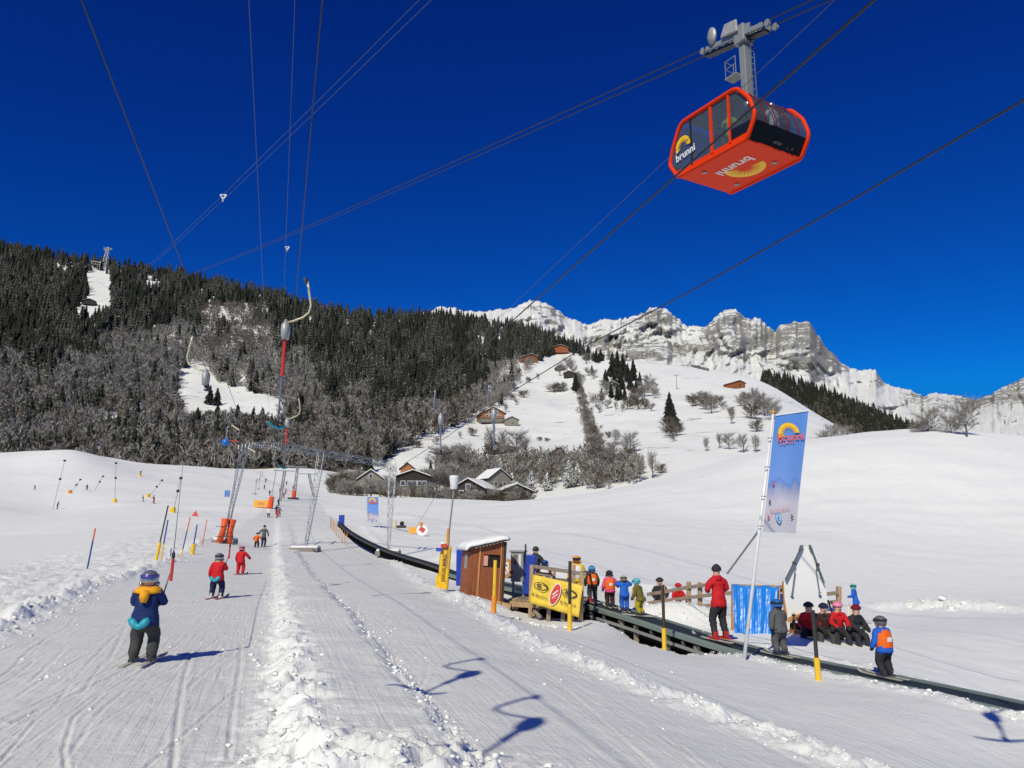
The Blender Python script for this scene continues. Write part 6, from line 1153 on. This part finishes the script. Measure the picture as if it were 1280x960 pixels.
# ------------------------------------------------------------------ buildings
PLAS = M('cream_render', (.20,.175,.14), .8, 0, .06, 1); CHAL = wood('chalet_boards', (.34,.14,.05), (2,2,14)); CHALD = wood('dark_chalet_boards', (.03,.02,.014), (2,2,14)); STONE = M('stone_wall', (.32,.30,.27), .9, 0, .2, 3); WIN = M('window_glass', (.06,.07,.09), .1); WFR = M('window_frame', (.7,.7,.68), .5); ROOFM = M('grey_roof', (.16,.14,.13), .8)
def house(loc, w_, d_, hw, hr, rz, label, base=PLAS, wall=CHAL, snow=True, over=.6, wins=((-.25,.3),(.25,.3),(0,.75)), door=True, balcony=False, cat='house', name='chalet', gable=True, bh=.35, chim=False):
    "gable wall faces local -Y"
    r = empty(name, loc, rz, label=label, cat=cat); hb_ = hw*bh
    MB().box((0,0,hb_/2-.6), (w_,d_,hb_+1.2)).build('base_wall', base, r)
    MB().prism([(-w_/2-.02,-d_/2-.02,hb_),(w_/2+.02,-d_/2-.02,hb_),(w_/2+.02,-d_/2-.02,hw),(0,-d_/2-.02,hw+hr),(-w_/2-.02,-d_/2-.02,hw)], (0,d_+.04,0)).build('wall', wall, r)
    for s in (-1, 1):
        t = .18; e = over; sl_ = hr/(w_/2); a = [(0,-d_/2-e,hw+hr+.06),(s*(w_/2+e),-d_/2-e,hw-sl_*e+.06),(s*(w_/2+e),-d_/2-e,hw-sl_*e+.06+t),(0,-d_/2-e,hw+hr+.06+t)]
        MB().prism(a, (0,d_+2*e,0)).build('roof', ROOFM if not snow else CHALD, r)
        if snow: MB().prism([(x, y+.12, z+t+.01) for x, y, z in [a[0], (a[1][0]*.98, a[1][1], a[1][2]+.02), (a[1][0]*.97, a[1][1], a[1][2]+.36), (0, a[0][1], a[0][2]+.36)]], (0,d_+2*e-.24,0)).build('roof_snow', SNOWP, r, bevel=.1)
    ws = w_*.12
    for u, v in wins:
        x, z = u*w_, hb_*.2+v*(hw+hr*.35); f = MB().box((x,-d_/2-.06,z), (ws*1.25,.08,ws*1.35)).build('window', WFR, r); MB().box((x,-d_/2-.11,z), (ws*.95,.05,ws*1.05)).build('pane', WIN, f)
    for u in (-.3, .0, .3): f = MB().box((w_/2+.05,u*d_,hw*.6), (.08,ws*1.2,ws*1.2)).build('window', WFR, r); MB().box((w_/2+.10,u*d_,hw*.6), (.05,ws*.9,ws*.95)).build('pane', WIN, f)
    if door: MB().box((w_*.05,-d_/2-.05,hb_*.1+1.0), (1.0,.08,2.0)).build('door', CHALD, r)
    if balcony: MB().box((0,-d_/2-.55,hb_+.45), (w_*.96,.06,.95)).build('balcony_rail', wall, r); MB().box((0,-d_/2-.3,hb_-.05), (w_*.98,.6,.12)).build('balcony_floor', CHALD, r)
    if chim: MB().box((w_*.2,0,hw+hr*.8), (.7,.7,1.5)).build('chimney', STONE, r)
    return r
def hs(px, py, wpx, hpx, rz, label, ratio=1.1, rf=.42, **k):
    p = hill_at(px, py); s = p.y/F; w_ = wpx*s; h = hpx*s; return house(p, w_, w_*ratio, h*(1-rf), h*rf, rz, label, over=w_*.08, **k)
def hn(px, py, Y, w_, hw, hr, rz, label, **k): p = P(px, py, Y); return house(p, w_, w_*k.pop('ratio', 1.0), hw, hr, rz, label, **k)
FLAT = 1
PALE = wood('pale_grey_boards', (.25,.22,.175), (2,2,14)); 
hn(465,616,262,8.6,4.2,2.9,.05,'pale gabled chalet with shingled balcony beside the gantry', base=CHALD, wall=PALE, wins=((-.3,.35),(-.1,.35),(.1,.35),(.3,.35),(0,.95)), balcony=True)
hn(516,617,266,11.0,5.4,1.9,.12,'wide brown village house with a row of white windows and a small gable', base=PLAS, wall=CHALD, wins=((-.3,.45),(-.1,.45),(.05,.45),(.2,.45),(.34,.45)), balcony=False, chim=True)
hn(509,604,272,4.6,5.0,1.8,.1,'small dark dormer house rising behind the wide brown house', base=CHALD, wall=CHAL, wins=((0,.4),))
hn(594,622,250,11.5,2.4,3.0,-.35,'grey roofed chalet left of the pair by the thicket', base=PLAS, wall=CHALD, wins=((-.2,.3),(.0,.3),(.2,.3),(0,.85)))
hn(617,614,262,8.4,4.0,3.0,.55,'chalet with steep snowy roof behind the pair of grey roofs', base=PLAS, wall=PALE, wins=((-.2,.4),(.2,.4)))
hn(640,624,246,10,2.2,2.0,.30,'low grey roofed house with orange door beside the snowy firs', base=PLAS, wall=CHALD, wins=((-.3,.35),(.25,.35)))
MB().box((0,0,0), (1.6,.12,2.1)).build('orange_door', W_OR, None, label='orange barn door leaning below the low grey roofed house', cat='door').location = P(637,619,238.5)
hs(613,528,29,17,.25,'sunny brown chalet high left on the meadow edge', wins=((-.28,.35),(-.1,.35),(.1,.35),(.28,.35),(-.12,.8),(.12,.8)), balcony=True)
hs(638,531,17,9,.2,'grey shed on the right of the sunny brown chalet', wall=PALE, base=PALE, wins=((0,.4),), name='shed', cat='shed'); hs(626,566,27,13,-.5,'dark barn among bare trees below the sunny chalet', wall=CHALD, base=CHALD, wins=((0,.5),), name='barn', cat='barn')
hs(696,575,22,14,.05,'triangular gabled brown chalet over the brushwood', rf=.62, wall=CHAL, base=CHALD, wins=((-.2,.3),(.05,.3),(.25,.3),(0,.8)))
hs(660,453,17,9,.5,'reddish barn under the forest edge at upper left of the meadow', wall=W_BR, base=W_BR, rf=.3, name='barn', cat='barn', wins=()); hs(700,442,20,9,0,'reddish barn highest under the crest forest', wall=W_BR, base=W_BR, rf=.4, name='barn', cat='barn', wins=())
hs(713,472,14,7,-.3,'small dark shed beside the leafless tree high on the meadow', wall=CHALD, base=CHALD, name='shed', cat='shed', wins=()); hs(766,490,17,13,-.2,'gabled barn with snowy roof under the fir clump', wall=CHALD, base=STONE, wins=((0,.4),)); hs(812,490,15,12,.2,'stone barn with dark roof right of the fir clump', wall=STONE, base=STONE, snow=False, rf=.3, wins=((-.2,.4),(.2,.4),(0,.8)))
hs(918,485,18,8,.4,'wooden hay barn alone high on the right part of the meadow', wall=W_BR, base=W_BR, rf=.35, name='barn', cat='barn', wins=()); hs(751,448,9,6,0,'tiny dark hut among firs on the crest', wall=CHALD, base=CHALD, name='hut', cat='hut', wins=()); hs(112,381,14,6,.4,'dark shed on the snowy forest clearing at upper left', wall=CHALD, base=CHALD, name='shed', cat='shed', wins=()) 
p = hill_at(715,453); hs(700,463,11,6,.2,'grey roofed shed left of the small dark one high on the meadow', wall=CHALD, base=CHALD, name='shed', cat='shed', wins=())
# rough rubble and hedge banks
for px, py, w_, l in ((880,458,24,'brown timber snow fence on the crest right of the fir clump'),):
    a = hill_at(864,458); b = hill_at(886,464); r = empty('snow_fence', a, label=l, cat='fence'); 
    for k in range(3): MB().bar((0,0,.8+k*.9), b-a+Vector((0,0,.8+k*.9)), .25, .6).build('rail', CHALD, r)
    for k in range(5): q = (b-a)*(k/4); MB().bar(q+Vector((0,0,-1)), q+Vector((0,0,3.2)), .4).build('post', CHALD, r)
# ropeway tower on the forest crest, small pylon on the meadow
X, Y, Z = [float(v) for v in hill(130, .985)]; c = Vector((X, Y, Z)); r = empty('ropeway_tower', c, label='tall lattice ropeway tower on the forest crest at upper left', cat='ropeway tower'); mb = MB(); lattice(mb, (0,0,-5), (3.5,0,38), 9, 3.5, 9, .28); mb.build('mast', STEEL, r)
mb = MB(); lattice(mb, (-3.5,0,37), (10.5,0,38), 2, 2, 4, .22); mb.bar((-3,0,38), (-4,0,43), .5); mb.bar((10,0,38), (11,0,36), .8); mb.box((3.5,0,40), (6,4,1.2)); mb.build('cross_head', STEEL, r)
X, Y, Z = [float(v) for v in hill(120, .975)]; c = Vector((X, Y, Z)); r = empty('lift_station', c, label='open steel portal beside the ropeway tower on the crest', cat='station'); mb = MB()
for x in (-9, 6): mb.bar((x,0,-5), (x,0,17), 1.1)
mb.bar((-10,0,17), (8,0,14), 1.4); mb.bar((-9,0,12), (6,0,10), .8); mb.build('portal', METAL, r)
c = hill_at(846,487); r = empty('lift_pylon', c, label='thin lift pylon beside the lone fir on the meadow', cat='lift tower'); MB().bar((0,0,-1), (0,0,13), .5).build('mast', METAL, r); MB().bar((-2.6,0,12.4), (2.6,0,12.8), .5).build('cross_arm', METAL, r)
